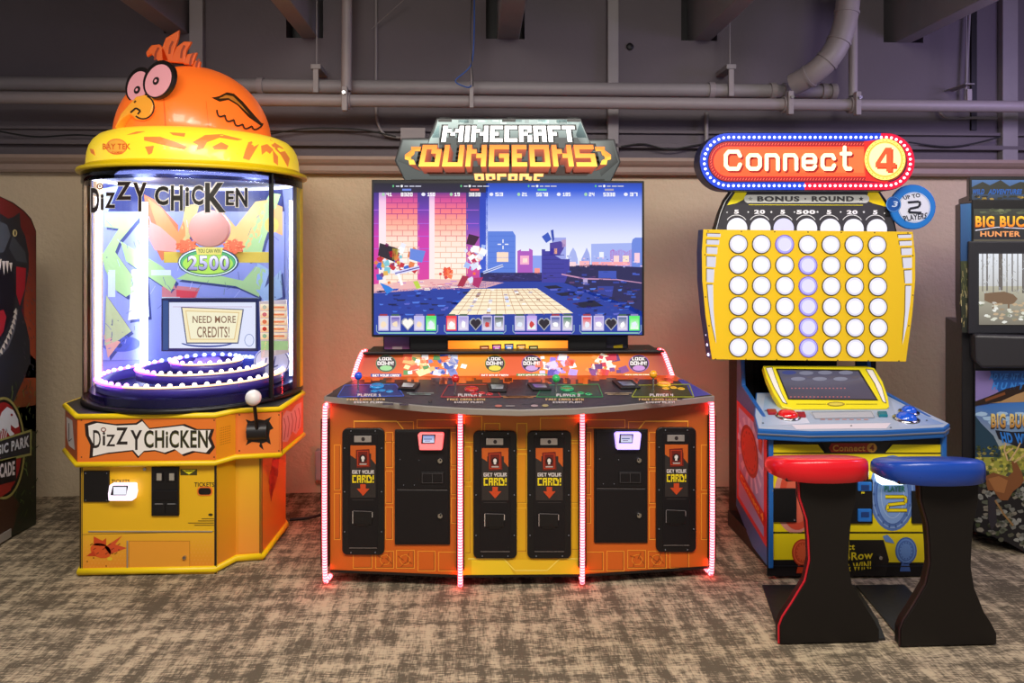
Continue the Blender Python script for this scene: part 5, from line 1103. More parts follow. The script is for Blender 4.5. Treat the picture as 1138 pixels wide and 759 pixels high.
A.text('Connect', (915, 604, 950, 611), '#e8d020', 8, .02); A.text('4-in-a-Row', [(910, 616.5), (970, 612), (970, 621), (910, 625)], '#e8d020', 8, .02); A.text('& WIN!', [(940, 626.5), (968, 623), (968, 632), (940, 635.5)], '#e8d020', 8, .025)
for cx, cy, c1, c2 in ((892, 614, '#b83818', '#dc5c34'), (1007, 612, '#4468b0', '#6890d0')):
    A.ell(cx, cy, 12, 15, c1, 7, 24); A.ell(cx, cy, 10.5, 13.4, c2, 8, 24); A.ring(cx, cy, 8.6, 11.4, 1, c1, 9, 24); A.poly([(cx - 5, cy + 14), (cx + 3, cy + 14), (cx + 5, cy + 23), (cx - 7, cy + 23)], c1, 7)
    for k in range(14): t = 2 * pi * k / 14; A.ell(cx + 6.6 * cos(t), cy + 9 * sin(t), .7, .9, c1, 10, 6)
A.poly([(981, 596), (986, 594), (992, 600), (994, 604), (984, 602)], '#6890d0', 8)
m.build('front_panel', con, 'yellow and black printed front panel')
m = M(); slab(m, VC, quad(856.5, 543, 885.5, 580.5), .012, 0, BLKM, .002); screws(m, lambda x, y, l: VC(x, y, .012 + l), [(859, 545.5), (883, 578)], .004, CHR); m.build('cover_plate', con)
m = M(); slab(m, VC, quad(1014, 546, 1046, 582), .012, 0, BLKM, .002); m.build('cover_plate', con)
m = M(); slab(m, VC, quad(925, 533, 970, 582), .012, 0, BLKM, .002); A = Art(m, VC); A.rect(957, 544, 961, 548.5, '#d8c820', 24); d = m.build('coin_door', con)
for y0 in (536, 566): m = M(); slab(m, VC, quad(954, y0, 969, y0 + 14 - (4 if y0 < 540 else 0)), .02, 0, mat('blue_plastic', '#2470c8', .3), .003); slab(m, VC, quad(957, y0 + 3, 966, y0 + 9), .021, 0, BLUD, .001); m.build('coin_return', d, 'blue coin return')
m = M(); slab(m, VC, [(980, 521), (1006, 521), (1008, 530), (1004, 539.5), (980, 539.5), (977.5, 530)], .05, 0, mat('reader_cyan', '#e8fbff', .3, emit=1.9, ecol='#dcfcff'), .006); m.build('card_reader', con, 'white cyan glowing card reader')
for px, py in ((863, 508.5), (977.5, 619)): m = M(); m.disc(VC(px, py, .003), .009, (0, -1, 0), CHR, .012, 14); m.build('lock', con, 'chrome lock')
m = M(); slab(m, VC, quad(853, 629, 1048, 630), .006, 0, BLKM, .001); m.build('hinge_strip', con)
# deck
DZ = plane((0, 3.24, .697), (0, -.155, 1))
dq = [(836, 438), (985, 438), (1058, 472), (1057, 476), (840, 481), (836, 470)]
dq = [(840, 436), (985, 436), (1056, 471), (1050, 475.5), (980, 479), (900, 480), (842, 477), (838, 462)]
m = M(); P = [DZ(x, y, 0) for x, y in dq]; m.prism(P, -DZ.n * .05, BLU, .006); m.build('deck_base', con, 'blue deck base')
m = M(); m.prism([p + DZ.n * .004 - Vector((0, 0, .028)) for p in P], DZ.n * .006, mat('t_molding_silver', '#8a90a0', .3, .3)); m.build('deck_trim', con, 'thin silver trim line around the deck edge')
m = M(); A = Art(m, DZ); cx, cy = 930, 458; A.poly([(cx + (x - cx) * .985, cy + (y - cy) * .96) for x, y in dq], '#a8b8cc', 2)
A.poly([(850, 440), (880, 440), (900, 470), (846, 474)], ['#88a8c8', '#c8d4e0', '#d8dce8', '#98b0cc'], 3); A.poly([(990, 445), (1010, 455), (1050, 471), (1000, 475)], ['#b8c8dc', '#90b0d8', '#7898c8', '#b0bcd0'], 3); A.poly([(880, 472), (990, 470), (985, 476), (885, 477)], '#e0d8e0', 4)
A.poly([(900, 458), (970, 457), (972, 464), (905, 465)], '#b8bcc4', 4); A.line([(902, 458), (968, 457), (972, 464), (906, 465)], .6, '#7a8898', 5, True)
for k in range(7): A.line([(912 + k * 8, 466), (917 + k * 8, 466)], 1, '#c89088', 5)
for x, y in ((851, 456), (848, 470), (946, 473), (990, 475), (1030, 467)): A.ell(x, y, 1.2, .6, '#3a4454', 6, 8)
m.build('deck_overlay', con, 'pale blue printed deck surface')
RB = mat('red_button', '#d81c20', .15, coat=.6, emit=.1); RBD = mat('dark_red_button', '#9c1c28', .25); BBU = mat('blue_button', '#1c58d0', .15, coat=.6, emit=.1); TEAL = mat('teal_button', '#1c7a88', .25)
for px, py, r_, mt, nm in ((875.5, 463.5, .046, RB, 'big red dome button'), (1007, 466.5, .046, BBU, 'big blue dome button'), (1010, 459, .034, BBU, 'smaller blue dome button')):
    m = M(); c = DZ(px, py, 0); m.lathe([(r_ + .012, 0), (r_ + .012, .008), (r_, .012)], c, CHR, 28, DZ.n); m.lathe([(r_, .008), (r_ * .9, .022), (r_ * .6, .032), (.0001, .036)], c, mt, 28, DZ.n); m.build('dome_button', con, nm)
for px, py, mt in ((858, 456, RBD), (890, 459, RBD), (981, 458.5, TEAL)):
    m = M(); slab(m, DZ, [(px - 6, py - 2), (px + 4.5, py - 2), (px + 6, py + 2.5), (px - 4, py + 2.5)], .014, 0, mt, .004); m.build('flat_button', con)
# tilted small screen
t0 = at(848, 405, 3.72); t1 = at(868, 452, 3.50); SN = Vector((0, -(t0.z - t1.z), -(t1.y - t0.y) * -1)); SN = Vector((0, -(t0.z - t1.z), (3.72 - 3.50))).normalized()
SM = plane(t1, SN); fr = [(848, 406), (963, 406.5), (972, 409), (981, 424), (987, 441), (988.5, 452), (985, 454), (880, 454.5), (869, 452), (860, 438), (852, 420)]
m = M(); slab(m, SM, fr, .0, .035, mat('frame_yellow', '#f0e020', .3), .004); A = Art(m, SM)
A.poly([(862, 409.5), (955, 411), (976, 445), (876, 444)], '#2a2410', 3)
for P in ([(851, 409), (858, 408), (862, 420), (869, 438), (875, 449), (870, 447), (860, 430)], [(962, 410), (970, 411), (980, 430), (985, 448), (981, 446), (972, 426)]): A.poly(P, '#f4efe0', 3); A.line(P, .6, '#4a4420', 4, True)
A.ell(929, 449, 10, 2.6, '#9a8828', 3, 14); A.ell(929, 449, 8, 1.6, '#d8c848', 4, 12); A.line([(885, 449), (918, 449)], .5, '#6a6010', 3); A.line([(940, 449), (975, 449)], .5, '#6a6010', 3)
s_ = m.build('small_screen', con, 'small tilted screen in a yellow frame')
m = M(); A = Art(m, SM, printmat('dim_screen', .45, .1, .4)); A.poly([(864, 411), (953.5, 412.5), (973.5, 443.6), (877, 442.8)], ['#6a6c90', '#6a6480', '#6c5c74', '#5a5068'], 6)
for k, (x, y) in enumerate(((877, 414), (896, 414.5), (917, 414), (940, 414), (887, 421), (911, 421), (934, 421))): A.ell(x, y, 8, 2.2, '#3c50b0' if k == 0 else '#a8a8c4', 7, 16)
for k in range(15): A.ell(880 + k * 4.2, 431.5, 1.1, .7, '#ff9090', 8, 6)
for k in range(16): A.ell(879 + k * 4.3, 441, 1.1, .7, '#ff8080', 8, 6)
m.build('screen_glass', s_)
m = M(); a = SM(870, 452, -.035); b = SM(985, 453, -.035); m.box((a.x + .06, 3.70, a.z - .03), (b.x - .10, 3.86, a.z + .09), BLKM, .004); m.build('screen_mount', con)
m = M(); a = at(823, 415, 3.9); b = at(980, 412, 3.9); m.cyl((a.x + .02, 3.9, 1.0), (2.13, 3.9, 1.0), .014, BLU, 12); m.build('top_rail', con, 'blue rail behind the small screen')
for px in (829, 887, 965): m = M(); a = at(px - 9, 410, 3.92); b = at(px + 9, 410, 3.92); m.box((a.x, 3.92, .7), (b.x, 3.98, 1.25), BLK, .004); m.build('board_post', con)
# playing board
YB = 3.66; VBD = vplane(YB)
bo = [(781.7, 255), (1014.5, 257.5), (1017.3, 285), (1017.3, 312), (1014, 350), (1007, 402), (791.3, 399.5), (784, 350), (780.5, 312), (780, 280)]
m = M(); slab(m, VBD, bo, 0, .09, BLUD, .003); slab(m, VBD, bo, .006, -.002, mat('board_yellow', '#fad022', .35), .002); A = Art(m, VBD)
for k, (x, y) in enumerate([(787 + i * 37, 256.8 + i * .35) for i in range(7)] + [(795 + i * 34, 399 + i * .35) for i in range(7)] + [(783.5, 283), (784, 330), (788, 362), (1014.5, 284), (1014.5, 328), (1010, 362)]): A.ell(x, y, .8, .8, '#5a4410', 11, 8)
WG = printmat('lit_white', .85, .3, .5)
def strip(P, l=12): A.poly([(x - .9, y - .9) for x, y in P], '#6a5418', l - 1); A.poly(P, '#e9e6f6', l, WG)
for fx in (lambda x: x, lambda x: 1799 - x):
    for P in ([(786, 259.5), (801, 260), (800.5, 263.5), (786, 263)], [(785.5, 266.5), (799.5, 267), (799, 272), (785.5, 271.5)], [(785.5, 274.5), (797.5, 275), (797, 282.5), (785.5, 282)], [(785.5, 285), (796, 285.5), (795, 297), (785.5, 296.5)], [(785.5, 299), (794, 299.5), (793, 314), (785.5, 313.5)], [(786, 316.5), (792.5, 316.5), (793, 345), (796, 382), (791, 360), (787.5, 335)]):
        P = [(fx(x), y + (0 if fx(0) == 0 else 1.2)) for x, y in P]; strip(P)
bd = m.build('disc_board', con, 'yellow board')
EDG = mat('edge_lamp', '#ffffff', .3, emit=1.6, ecol='#d8d8ff'); k0 = None
for k in range(13):
    y = 262 + k * 11; x = 781 + (0 if y < 312 else (y - 312) * .085)
    p = VBD(x - .3, y, -.045)
    if k0 is None: m = M(); m.ball(p, .009, EDG, 8); k0 = (m.build('edge_bulb', bd), p)
    else: copy_part(k0[0], p - k0[1])
DW = mat('disc_white', '#58585c', .3, emit=1.0, ecol='#f6f3ff'); DV = mat('disc_violet', '#50506c', .3, emit=1.0, ecol='#e2deff'); DWR = mat('disc_white_ring', '#58585c', .3, emit=.9, ecol='#e8e6f6'); DVR = mat('disc_violet_ring', '#50506c', .3, emit=.9, ecol='#b8b0fa'); DR = mat('disc_rim', '#4a3c18', .4); DRV = mat('disc_rim_violet', '#6a58c0', .4, emit=.3)
prot = {}
for r in range(6):
    for c in range(7):
        px = 820.3 + c * 25.7 + r * .06 * c; py = 271.2 + r * 22.95 + c * .2
        vio = (c == 3 and r > 0) or (c == 2 and r == 0); p = VBD(px, py, .006); key = vio
        if key not in prot:
            m = M(); m.lathe([(.0485, 0), (.0485, .004), (.0445, .0045), (.0445, .0015)], p, DRV if vio else DR, 32, (0, -1, 0)); m.lathe([(.0445, .002), (.0445, .004), (.034, .0055)], p, DVR if vio else DWR, 32, (0, -1, 0)); m.lathe([(.034, .0055), (.031, .0045), (.0001, .0045)], p, DV if vio else DW, 32, (0, -1, 0), smooth=False)
            prot[key] = (m.build('light_disc', bd, 'violet lit disc' if vio else None), p)
        else: o, p0 = prot[key]; copy_part(o, p - p0)
# bonus board
YU = 3.70; VU = vplane(YU); uo = [(813, 212), (978, 212), (985, 222), (992, 236), (997, 258), (794, 256), (800, 236), (806, 222)]
m = M(); slab(m, VU, uo, 0, .05, BLK, .003); A = Art(m, VU, PG2)
A.poly([(814, 214), (977, 214), (990, 236), (995, 257), (796, 256), (803, 236)], '#38363a', 2); A.line([(814, 213), (806, 224), (801, 236), (796, 255)], .8, '#b8b8b8', 3)
A.poly([(808, 228), (817, 214), (830, 214), (826, 222), (818, 226)], '#e8d820', 3); A.poly([(965, 214), (976, 214), (986, 230), (970, 226), (962, 222)], '#f0d010', 3)
A.poly(rounded(827, 216.5, 966, 225.5, 4.4), ['#d8d8d0'] * 24, 4); A.text('BONUS', (841.5, 218, 888.5, 224), '#4a4848', 6, .05); A.text('ROUND', (902, 218, 949, 224), '#4a4848', 6, .05); A.ell(895, 221, 1, 1, '#4a4848', 6, 8)
def star(x, y, r_, c, l=6): A.poly([(x + (r_ if k % 2 == 0 else r_ * .42) * sin(pi * k / 5), y - (r_ if k % 2 == 0 else r_ * .42) * cos(pi * k / 5)) for k in range(10)], c, l)
star(834, 221, 3, '#a8a8a0'); star(957, 221, 3, '#4a4848'); A.line([(832, 227.5), (959, 228)], .7, '#e0d020', 4)
for k, t_ in enumerate(('5', '20', '5', '500', '5', '20', '5')):
    x = 818.5 + k * 25.7; w_ = {1: 2.6, 2: 6, 3: 10.5}[len(t_)]; A.text(t_, (x - w_, 233 + k * .1, x + w_, 237.6 + k * .1), '#e8e6e8', 6, .05)
    A.ring(x, 249, 12, 10.5, .8, '#d8d8d8', 5, 16, pi * 1.15, pi * 1.85)
    if k < 6: (star(x + 13, 235.6, 1.6, '#e0e0e0') if k in (1, 3, 5) else A.ell(x + 13, 235.6, .9, .9, '#e0e0e0', 6, 8))
A.ell(808, 236, .8, .8, '#d0d0d0', 6, 8); A.ell(983, 237, .8, .8, '#d0d0d0', 6, 8)
ub = m.build('bonus_board', con, 'dark bonus board behind the yellow board')
for c in range(7):
    p = VU(819 + c * 25.9, 253.5 + c * .2, .002); m = M(); vio = c == 2; m.lathe([(.052, 0), (.052, .004), (.0001, .006)], p, DV if vio else DW, 32, (0, -1, 0), smooth=False); m.build('light_disc', ub, 'violet lit disc' if vio else None)
# round-ended marquee
YM = 3.60; VM = vplane(YM)
def stad(x0, y0, x1, y1, n=16, sk=0): r_ = (y1 - y0) / 2; cy = (y0 + y1) / 2; return [(x1 - r_ + r_ * cos(a), cy + r_ * sin(a) + sk) for a in [-pi / 2 + pi * k / n for k in range(n + 1)]] + [(x0 + r_ + r_ * cos(a), cy + r_ * sin(a)) for a in [pi / 2 + pi * k / n for k in range(n + 1)]]
m = M(); slab(m, VM, stad(777, 147, 1017, 212), 0, .10, mat('marquee_blue_shell', '#141c48', .3), .006); A = Art(m, VM, PG)
S = stad(778, 148, 1016.5, 211, 20)
def band_(S0, S1, col_of, l):
    n = len(S0)
    for i in range(n): j = (i + 1) % n; A.poly([S0[i], S0[j], S1[j], S1[i]], col_of(S0[i], S0[j]), l)
def dens(P, k=6):
    out = []
    for i in range(len(P)): a, b = P[i], P[(i + 1) % len(P)]; L = hypot(b[0] - a[0], b[1] - a[1]); n = max(1, int(L / k)); out += [(a[0] + (b[0] - a[0]) * t / n, a[1] + (b[1] - a[1]) * t / n) for t in range(n)]
    return out
def inset(P, d): cy = 179.5; r_ = 31.5; out = []
S0 = dens(S)
def shrink(P, d):
    out = []; cy = 179.5; xl, xr, R_ = 778 + 31.5, 1016.5 - 31.5, 31.5
    for x, y in P:
        cx = min(max(x, xl), xr); v = (x - cx, y - cy); L = hypot(*v) or 1; k = (L - d) / L
        if xl < x < xr: out.append((x, cy + (y - cy) * (R_ - d) / R_))
        else: out.append((cx + v[0] * k, cy + v[1] * k))
    return out
isred = lambda x, y: x > 975 if y < 179.5 else x > 895
band_(S0, shrink(S0, 9), lambda a, b: '#c01030' if isred(*a) else '#1838b0', 3)
band_(shrink(S0, 8.4), shrink(S0, 9.6), lambda a, b: '#1a1430', 4)
A.poly(shrink(S0, 9.5), '#b82420', 4)
band_(shrink(S0, 10), shrink(S0, 14), lambda a, b: '#8c1c20', 5)
S1 = dens(shrink(S, 12), 3.2)
for i, (x, y) in enumerate(S1): A.poly([(x - 1, y + 1), (x + .4, y - 1.2), (x + 1.3, y - .9), (x, y + 1.3)], '#e05848', 6)
A.poly(shrink(S0, 15), '#f0552e', 6); A.poly([(800, 166), (960, 166), (960, 192), (800, 192)], ['#f4582e', '#f86838', '#f86838', '#f05028'], 7)
A.poly([(960, 157), (985, 154), (1000, 164), (1004, 180), (1000, 194), (985, 203), (962, 201)], '#c02a24', 7)
def outl_text(t_, q, c1, c2, o=.9): A.text(t_, (q[0] - .6, q[1] - .4, q[2] + 2.4, q[3] + 2.2), c2, 9, .05); A.text(t_, q, c1, 11, .045)
# square-shouldered lettering drawn stroke by stroke
def glyph(strokes, x, w_, y0=168, y1=189, t_=4.4):
    for c, l, dx, dy, tt in (('#8a1c18', 9, 1.6, 1.8, t_ + .6), ('#fff2c0', 11, 0, 0, t_)):
        for P in strokes: 
            Q = [(x + u * w_ + dx, y0 + v * (y1 - y0) + dy) for u, v in P]; A.line(Q, tt, c, l)
            for p in Q: A.ell(p[0], p[1], tt / 2, tt / 2, c, l + .5, 10)
O_ = [(.2, 0), (.8, 0), (1, .2), (1, .8), (.8, 1), (.2, 1), (0, .8), (0, .2), (.2, 0)]
Cc = [(1, .25), (.85, 0), (.2, 0), (0, .2), (0, .8), (.2, 1), (.85, 1), (1, .75)]
N_ = [[(0, 1), (0, 0), (.8, 0), (1, .2), (1, 1)]]
x = 806.5
glyph([Cc], 806.5, 16, 168.5, 187.5); glyph([O_], 831, 13.5, 172.5, 187.5); glyph(N_, 852, 12.5, 172.5, 188); glyph(N_, 872.5, 12.5, 172.5, 188)
glyph([[(1, .8), (.8, 1), (.2, 1), (0, .8), (0, .2), (.2, 0), (.8, 0), (1, .2), (1, .5), (.1, .5)]], 893, 13, 172.5, 187.5); glyph([Cc], 914, 13, 172.5, 187.5); glyph([[(.3, -.35), (.3, .8), (.5, 1), (1, 1)], [(-.1, .05), (1, .05)]], 936, 9, 170, 187.5)
A.ell(984, 177.5, 23.6, 23.8, '#7a3010', 12, 40); A.ell(983.5, 177, 22.8, 23, '#ffd468', 13, 40); A.ring(983.5, 177, 19.5, 19.7, 1.1, '#d89838', 14, 40); A.ell(983.5, 177, 17.6, 17.8, '#ffe9a0', 15, 36)
for k in range(30): t = 2 * pi * k / 30; A.ell(983.5 + 21 * cos(t), 177 + 21.2 * sin(t), .7, .7, '#c88828', 15, 6)
P4 = [(984, 164), (991, 164), (991, 181), (995.5, 181), (995.5, 186), (991, 186), (991, 190.5), (985, 190.5), (985, 186), (973, 186), (973, 181)]
A.poly([(x + 1.8, y + 1.8) for x, y in P4], '#b83818', 17); A.poly(P4, '#f4522c', 18); A.poly([(985, 171), (985, 181), (978.5, 181)], '#ffe9a0', 19)
mq = m.build('marquee', con, 'round-ended lit marquee with red face')
BWB = mat('bulb_ice', '#ffffff', .3, emit=2.6, ecol='#dce6ff'); BRB = mat('bulb_rose', '#ffffff', .3, emit=2.4, ecol='#ffe0e8'); pr = {}
ring_ = shrink(S0, 4.6); L = [0]
for i in range(len(ring_)): a, b = ring_[i], ring_[(i + 1) % len(ring_)]; L.append(L[-1] + hypot(b[0] - a[0], b[1] - a[1]))
for k in range(92):
    s = L[-1] * k / 92; i = max(j for j in range(len(ring_)) if L[j] <= s + 1e-9); a, b = ring_[i], ring_[(i + 1) % len(ring_)]; f = (s - L[i]) / max(L[i + 1] - L[i], 1e-6)
    x, y = a[0] + (b[0] - a[0]) * f, a[1] + (b[1] - a[1]) * f; p = VM(x, y, .003); key = isred(x, y)
    if key not in pr: m = M(); m.ball(p, .0068, BRB if key else BWB, 8); pr[key] = (m.build('bulb', mq), p)
    else: copy_part(pr[key][0], p - pr[key][1])
# round sign at the right
VQ = vplane(3.68); m = M(); E = ellp(1014.5, 230, 25.5, 25); slab(m, VQ, E, 0, .012, mat('sign_blue', '#1c74c8', .3), .002); A = Art(m, VQ)
A.ell(1014.5, 230, 24.5, 24, '#2080d0', 3, 36); A.ell(1016, 230.5, 18, 17, '#e8eef4', 4, 36); A.ring(1016, 230.5, 17.4, 16.4, .6, '#9ab8d8', 5)
A.poly(ellp(993, 227, 8.5, 9, 0), '#1058a8', 5); A.ring(993, 227, 8, 8.5, .8, '#5aa0e0', 6); A.text('3', (991, 223.5, 998, 230), '#c8dcf0', 7, .02, .2)
A.text('UP TO', [(1003, 218), (1022, 214.5), (1023, 219), (1005, 222)], '#2a3040', 6, .03); A.text('PLAYERS', [(1003, 240), (1031, 236), (1029, 243), (1006, 246)], '#2a3040', 6, .03, bend=lambda u: 0)
A.line([(1009, 225), (1021, 224), (1023, 226), (1021, 230), (1011, 232), (1010, 236), (1024, 236.5)], 2.6, '#20242c', 7)
m.build('round_sign', con, 'round blue and white sign')
m = M(); a = VQ(990, 236, 0); m.box((a.x - .02, 3.69, a.z - .02), (a.x + .08, 3.72, a.z + .02), BLKM, .003); m.build('sign_bracket', con)
m = M(); a = at(850, 210, YU); m.box((a.x - .02, 3.71, 1.2), (a.x + .02, 3.77, 1.95), BLKM, .003); m.build('marquee_bracket', con); m = M(); a = at(950, 210, YU); m.box((a.x - .02, 3.71, 1.2), (a.x + .02, 3.77, 1.95), BLKM, .003); m.build('marquee_bracket', con)

# ------------------------------------------------------------------ the two stools on black floor plates
def stool(base_px, seat_px, seatmat, lb, plate, edge):
    Yp = at(base_px[0], base_px[1], 1).y; p0 = atz(base_px[0], base_px[1], 0); Yf = p0.y; VP_ = vplane(Yf)
    t = thing('stool', lb, 'stool', (p0.x, Yf + .05, 0), 'stools at the disc game')
    x0, x1, xt0, xt1, xm0, xm1, yb, yt = seat_px['ped']
    L_ = [(xt0, yt), (xt0 + 1, yt + 25), (xm0 - 2, yt + 50), (xm0, yt + 72), (xm0 + 1, yt + 95), (xm0 - 4, yt + 118), (x0 + 14, yt + 143), (x0 + 4, yt + 158), (x0, yt + 168), (x0, yb)]
    R_ = [(x1, yb), (x1, yt + 172), (x1 - 5, yt + 162), (x1 - 14, yt + 148), (xm1 + 3, yt + 122), (xm1 - 1, yt + 98), (xm1, yt + 74), (xt1 - 6, yt + 50), (xt1 - 1, yt + 26), (xt1, yt)]
    o = [VP_(x, y, 0) for x, y in L_ + R_]; zmin = min(p.z for p in o); o = [Vector((p.x, p.y, max(p.z - 0, .006) if p.z > .02 else .006)) for p in o]
    m = M(); m.prism(o, (0, .045, 0), mat('stool_black', '#171310', .5, spec=.3), .002); pd = m.build('pedestal', t, 'black hourglass board')
    m = M(); Lp = [p + Vector((-.0035, .006, 0)) for p in o[:len(L_)]]; m.tube(Lp, .004, edge, seg=6); m.build('edge_trim', pd, 'coloured edge trim')
    # seat: shallow cushion with a rounded front, its top sloping away
    a = VP_(seat_px['seat'][0], seat_px['seat'][2], 0); b = VP_(seat_px['seat'][1], seat_px['seat'][3], 0); xc = (a.x + b.x) / 2; hw = (b.x - a.x) / 2; zt = a.z; zb = b.z
    bm = bmesh.new(); n = 40; rings = []
    for (s_, z, zz) in ((.90, 0, 0), (.975, .012, 0), (1.0, .03, 0), (1.0, .6, 1), (.985, .82, 1), (.94, .94, 1), (.85, 1.0, 1), (.45, 1.03, 1)):
        R0 = []
        for i in range(n):
            t_ = 2 * pi * i / n; c, s = cos(t_), sin(t_); x = abs(c) ** .55 * (1 if c >= 0 else -1) * hw * s_; y = abs(s) ** .75 * (1 if s >= 0 else -1) * .125 * s_
            y += -.03 * (1 - (x / hw) ** 2) * (1 if s < 0 else .2)
            R0.append(bm.verts.new((xc + x, Yf + .085 + y, zb + (zt - zb) * z - (.20 * (y + .12) * zz))))
        rings.append(R0)
    for r0, r1 in zip(rings, rings[1:]):
        for i in range(n): j = (i + 1) % n; bm.faces.new((r0[i], r0[j], r1[j], r1[i]))
    bm.faces.new(rings[0][::-1]); bm.faces.new(rings[-1]); m = M(); m.frombm(bm, seatmat, True); m.build('seat', t)
    m = M(); m.box((xc - hw * .85, Yf - .02, zb - .004), (xc + hw * .85, Yf + .17, zb + .010), BLKM, .003); m.build('seat_board', t)
    m = M(); m.prism([Vector((*atz(x, y, 0).xy, .002)) for x, y in plate], (0, 0, .007), mat('floor_plate', '#1b1a1c', .45)); m.build('floor_plate', t)


SR = mat('red_vinyl', '#e01020', .3, coat=.3); SB = mat('blue_vinyl', '#1545a8', .3, coat=.3)
stool((922, 716), {'ped': (867, 977, 889, 952, 900, 944, 716, 528), 'seat': (863.5, 970.5, 508, 531)}, SR, 'stool with red padded seat on a black hourglass pedestal', [(847, 652), (950, 652), (975, 690), (984, 712), (870, 712), (860, 690)], mat('red_trim', '#c01828', .4))
stool((1054, 719), {'ped': (1001.5, 1107.5, 1024, 1088, 1034, 1080, 719, 532), 'seat': (987, 1101, 510, 534)}, SB, 'stool with blue padded seat on a black hourglass pedestal', [(951, 652), (1005, 652), (1030, 676), (1080, 700), (1090, 715), (1003, 715), (975, 680)], mat('dark_trim', '#2a1416', .4))

# ================================================================== hunting game at the right edge
hun = thing('arcade_cabinet', 'dark hunting game cabinet cut off by the right edge of the picture', 'arcade machine', (2.95, 3.7, 0))
HA = .45; HN = Vector((-sin(HA), -cos(HA), 0)); HU = Vector((cos(HA), -sin(HA), 0)); H0 = at(1083, 400, 3.62); H0.z = 0
def hp(Y): return plane(H0 - HN * (Y - 3.62), HN)      # planes parallel to the turned front, Y as depth behind it
def hbox(m, u0, v0, z0, u1, v1, z1, mt, bev=.004): m.prism([H0 + HU * u - HN * v + Vector((0, 0, z0)) for u, v in ((u0, v0), (u1, v0), (u1, v1), (u0, v1))], (0, 0, z1 - z0), mt, bev)
VH = hp(3.62)
hm = mat('cabinet_black', '#141216', .4)
m = M(); hbox(m, -.05, .04, .085, .03, .62, 1.12, hm); hbox(m, 0, .012, .085, .78, .62, .98, hm); hbox(m, .05, .2, 0, .73, .55, .09, BLKM, 0); m.build('cabinet_body', hun)
m = M(); pts = [(1083, 411), (1160, 411), (1160, 622), (1138, 613), (1120, 603), (1100, 595), (1083, 590.5)]; slab(m, VH, pts, .0, .012, hm, 0); A = Art(m, VH)
A.poly([(1084, 412), (1160, 412), (1160, 440), (1084, 452)], '#8878b8', 3); A.poly([(1100, 412), (1160, 412), (1160, 437), (1112, 440), (1104, 424)], '#1c5cb0', 4); A.poly([(1118, 440), (1140, 428), (1160, 424), (1160, 446), (1100, 448)], '#b08a5c', 5)
A.poly([(1084, 446), (1100, 440), (1118, 432), (1160, 422), (1160, 428), (1130, 438), (1112, 446), (1084, 451)], '#2a1810', 6); A.line([(1095, 445), (1117, 437)], 3, '#7a4420', 7)
for k in range(4): A.text('ADVENTURE'[k * 2:k * 2 + 2], (1099 + k * 12, 415, 1109 + k * 12, 422), '#3888e0', 6, .05, .3); A.text('HUNTER'[k:k + 1], (1102 + k * 10, 425, 1110 + k * 10, 433), '#3888e0', 6, .05, .3)
A.poly([(1084, 447), (1160, 444), (1160, 490), (1084, 500)], ['#2c68b8', '#3878c8', '#7898b8', '#a8a898'], 3)
for k in range(9): A.poly(rndpoly(1092 + k * 7, 460 + (k % 3) * 5, 7, 3), '#a8c8e8', 4)
A.poly([(1084, 462), (1090, 470), (1104, 484), (1112, 500), (1112, 508), (1084, 508)], '#1c3c50', 5); A.poly([(1084, 498), (1160, 492), (1160, 540), (1084, 530)], '#98983c', 4)
random.seed(8)
for k in range(120): A.poly(rndpoly(random.uniform(1086, 1158), random.uniform(496, 525), 2.5, 2), random.choice(['#b8b048', '#787830', '#5a6838', '#c8b860']), 5)
for k in range(160):
    x = random.uniform(1086, 1158); y = random.uniform(525, 588 + (x - 1083) * .4); A.poly(rndpoly(x, y, 3.5, 2.5), random.choice(['#6a6a64', '#8a8a84', '#4a4a3c', '#384028', '#7a7468', '#a04030' if k % 9 == 0 else '#54584a']), 5)
A.poly([(1094, 530), (1104, 525), (1120, 530), (1126, 524), (1124, 512), (1130, 514), (1136, 526), (1138, 534), (1134, 540), (1126, 546), (1120, 556), (1112, 556), (1104, 545), (1098, 545)], '#7a4a28', 8); A.poly([(1098, 532), (1110, 529), (1120, 534), (1116, 548), (1106, 546)], '#9a6438', 9); A.poly([(1098, 552), (1106, 552), (1108, 580), (1102, 590), (1098, 576)], '#28242c', 8)
for P in ([(1120, 512), (1116, 500), (1118, 492)], [(1122, 512), (1130, 500), (1134, 492)], [(1118, 504), (1126, 498)], [(1127, 514), (1138, 506), (1144, 496)]): A.line(P, 1.6, '#c8a878', 9)
A.line([(1106, 556), (1116, 572), (1126, 584)], 2, '#8a6840', 9)
A.text('BIG BUCK', (1101, 460, 1152, 477), '#2a1c10', 8, .06); A.text('BIG BUCK', (1101.5, 459.5, 1151, 475.5), (rgb('#f0d888'), rgb('#b07838')), 10, .04)
A.poly([(1106, 478), (1125, 480), (1160, 479), (1160, 500), (1134, 498), (1110, 488)], '#141828', 8); A.text('HD WILD', [(1110, 480), (1150, 483), (1152, 494), (1114, 492)], '#2878d0', 10, .05, .2)
m.build('front_graphics', hun, 'printed hunting scene with a brown deer')
m = M(); slab(m, hp(3.5), [(1083, 372), (1160, 374), (1160, 409), (1090, 409), (1084, 402)], 0, .2, mat('gun_shelf', '#2a292e', .45), .012); m.build('gun_shelf', hun, 'dark grey rounded shelf')
m = M(); slab(m, hp(3.57), quad(1076, 268, 1170, 371), 0, .10, mat('bezel_dark', '#24242c', .4), .006); A = Art(m, hp(3.57), PS)
A.grad(1088, 282, 1168, 361, '#e8ecf4', '#9a9484', 12); A.grad(1088, 318, 1168, 361, '#b8b4a0', '#7a7468', 13)
random.seed(3)
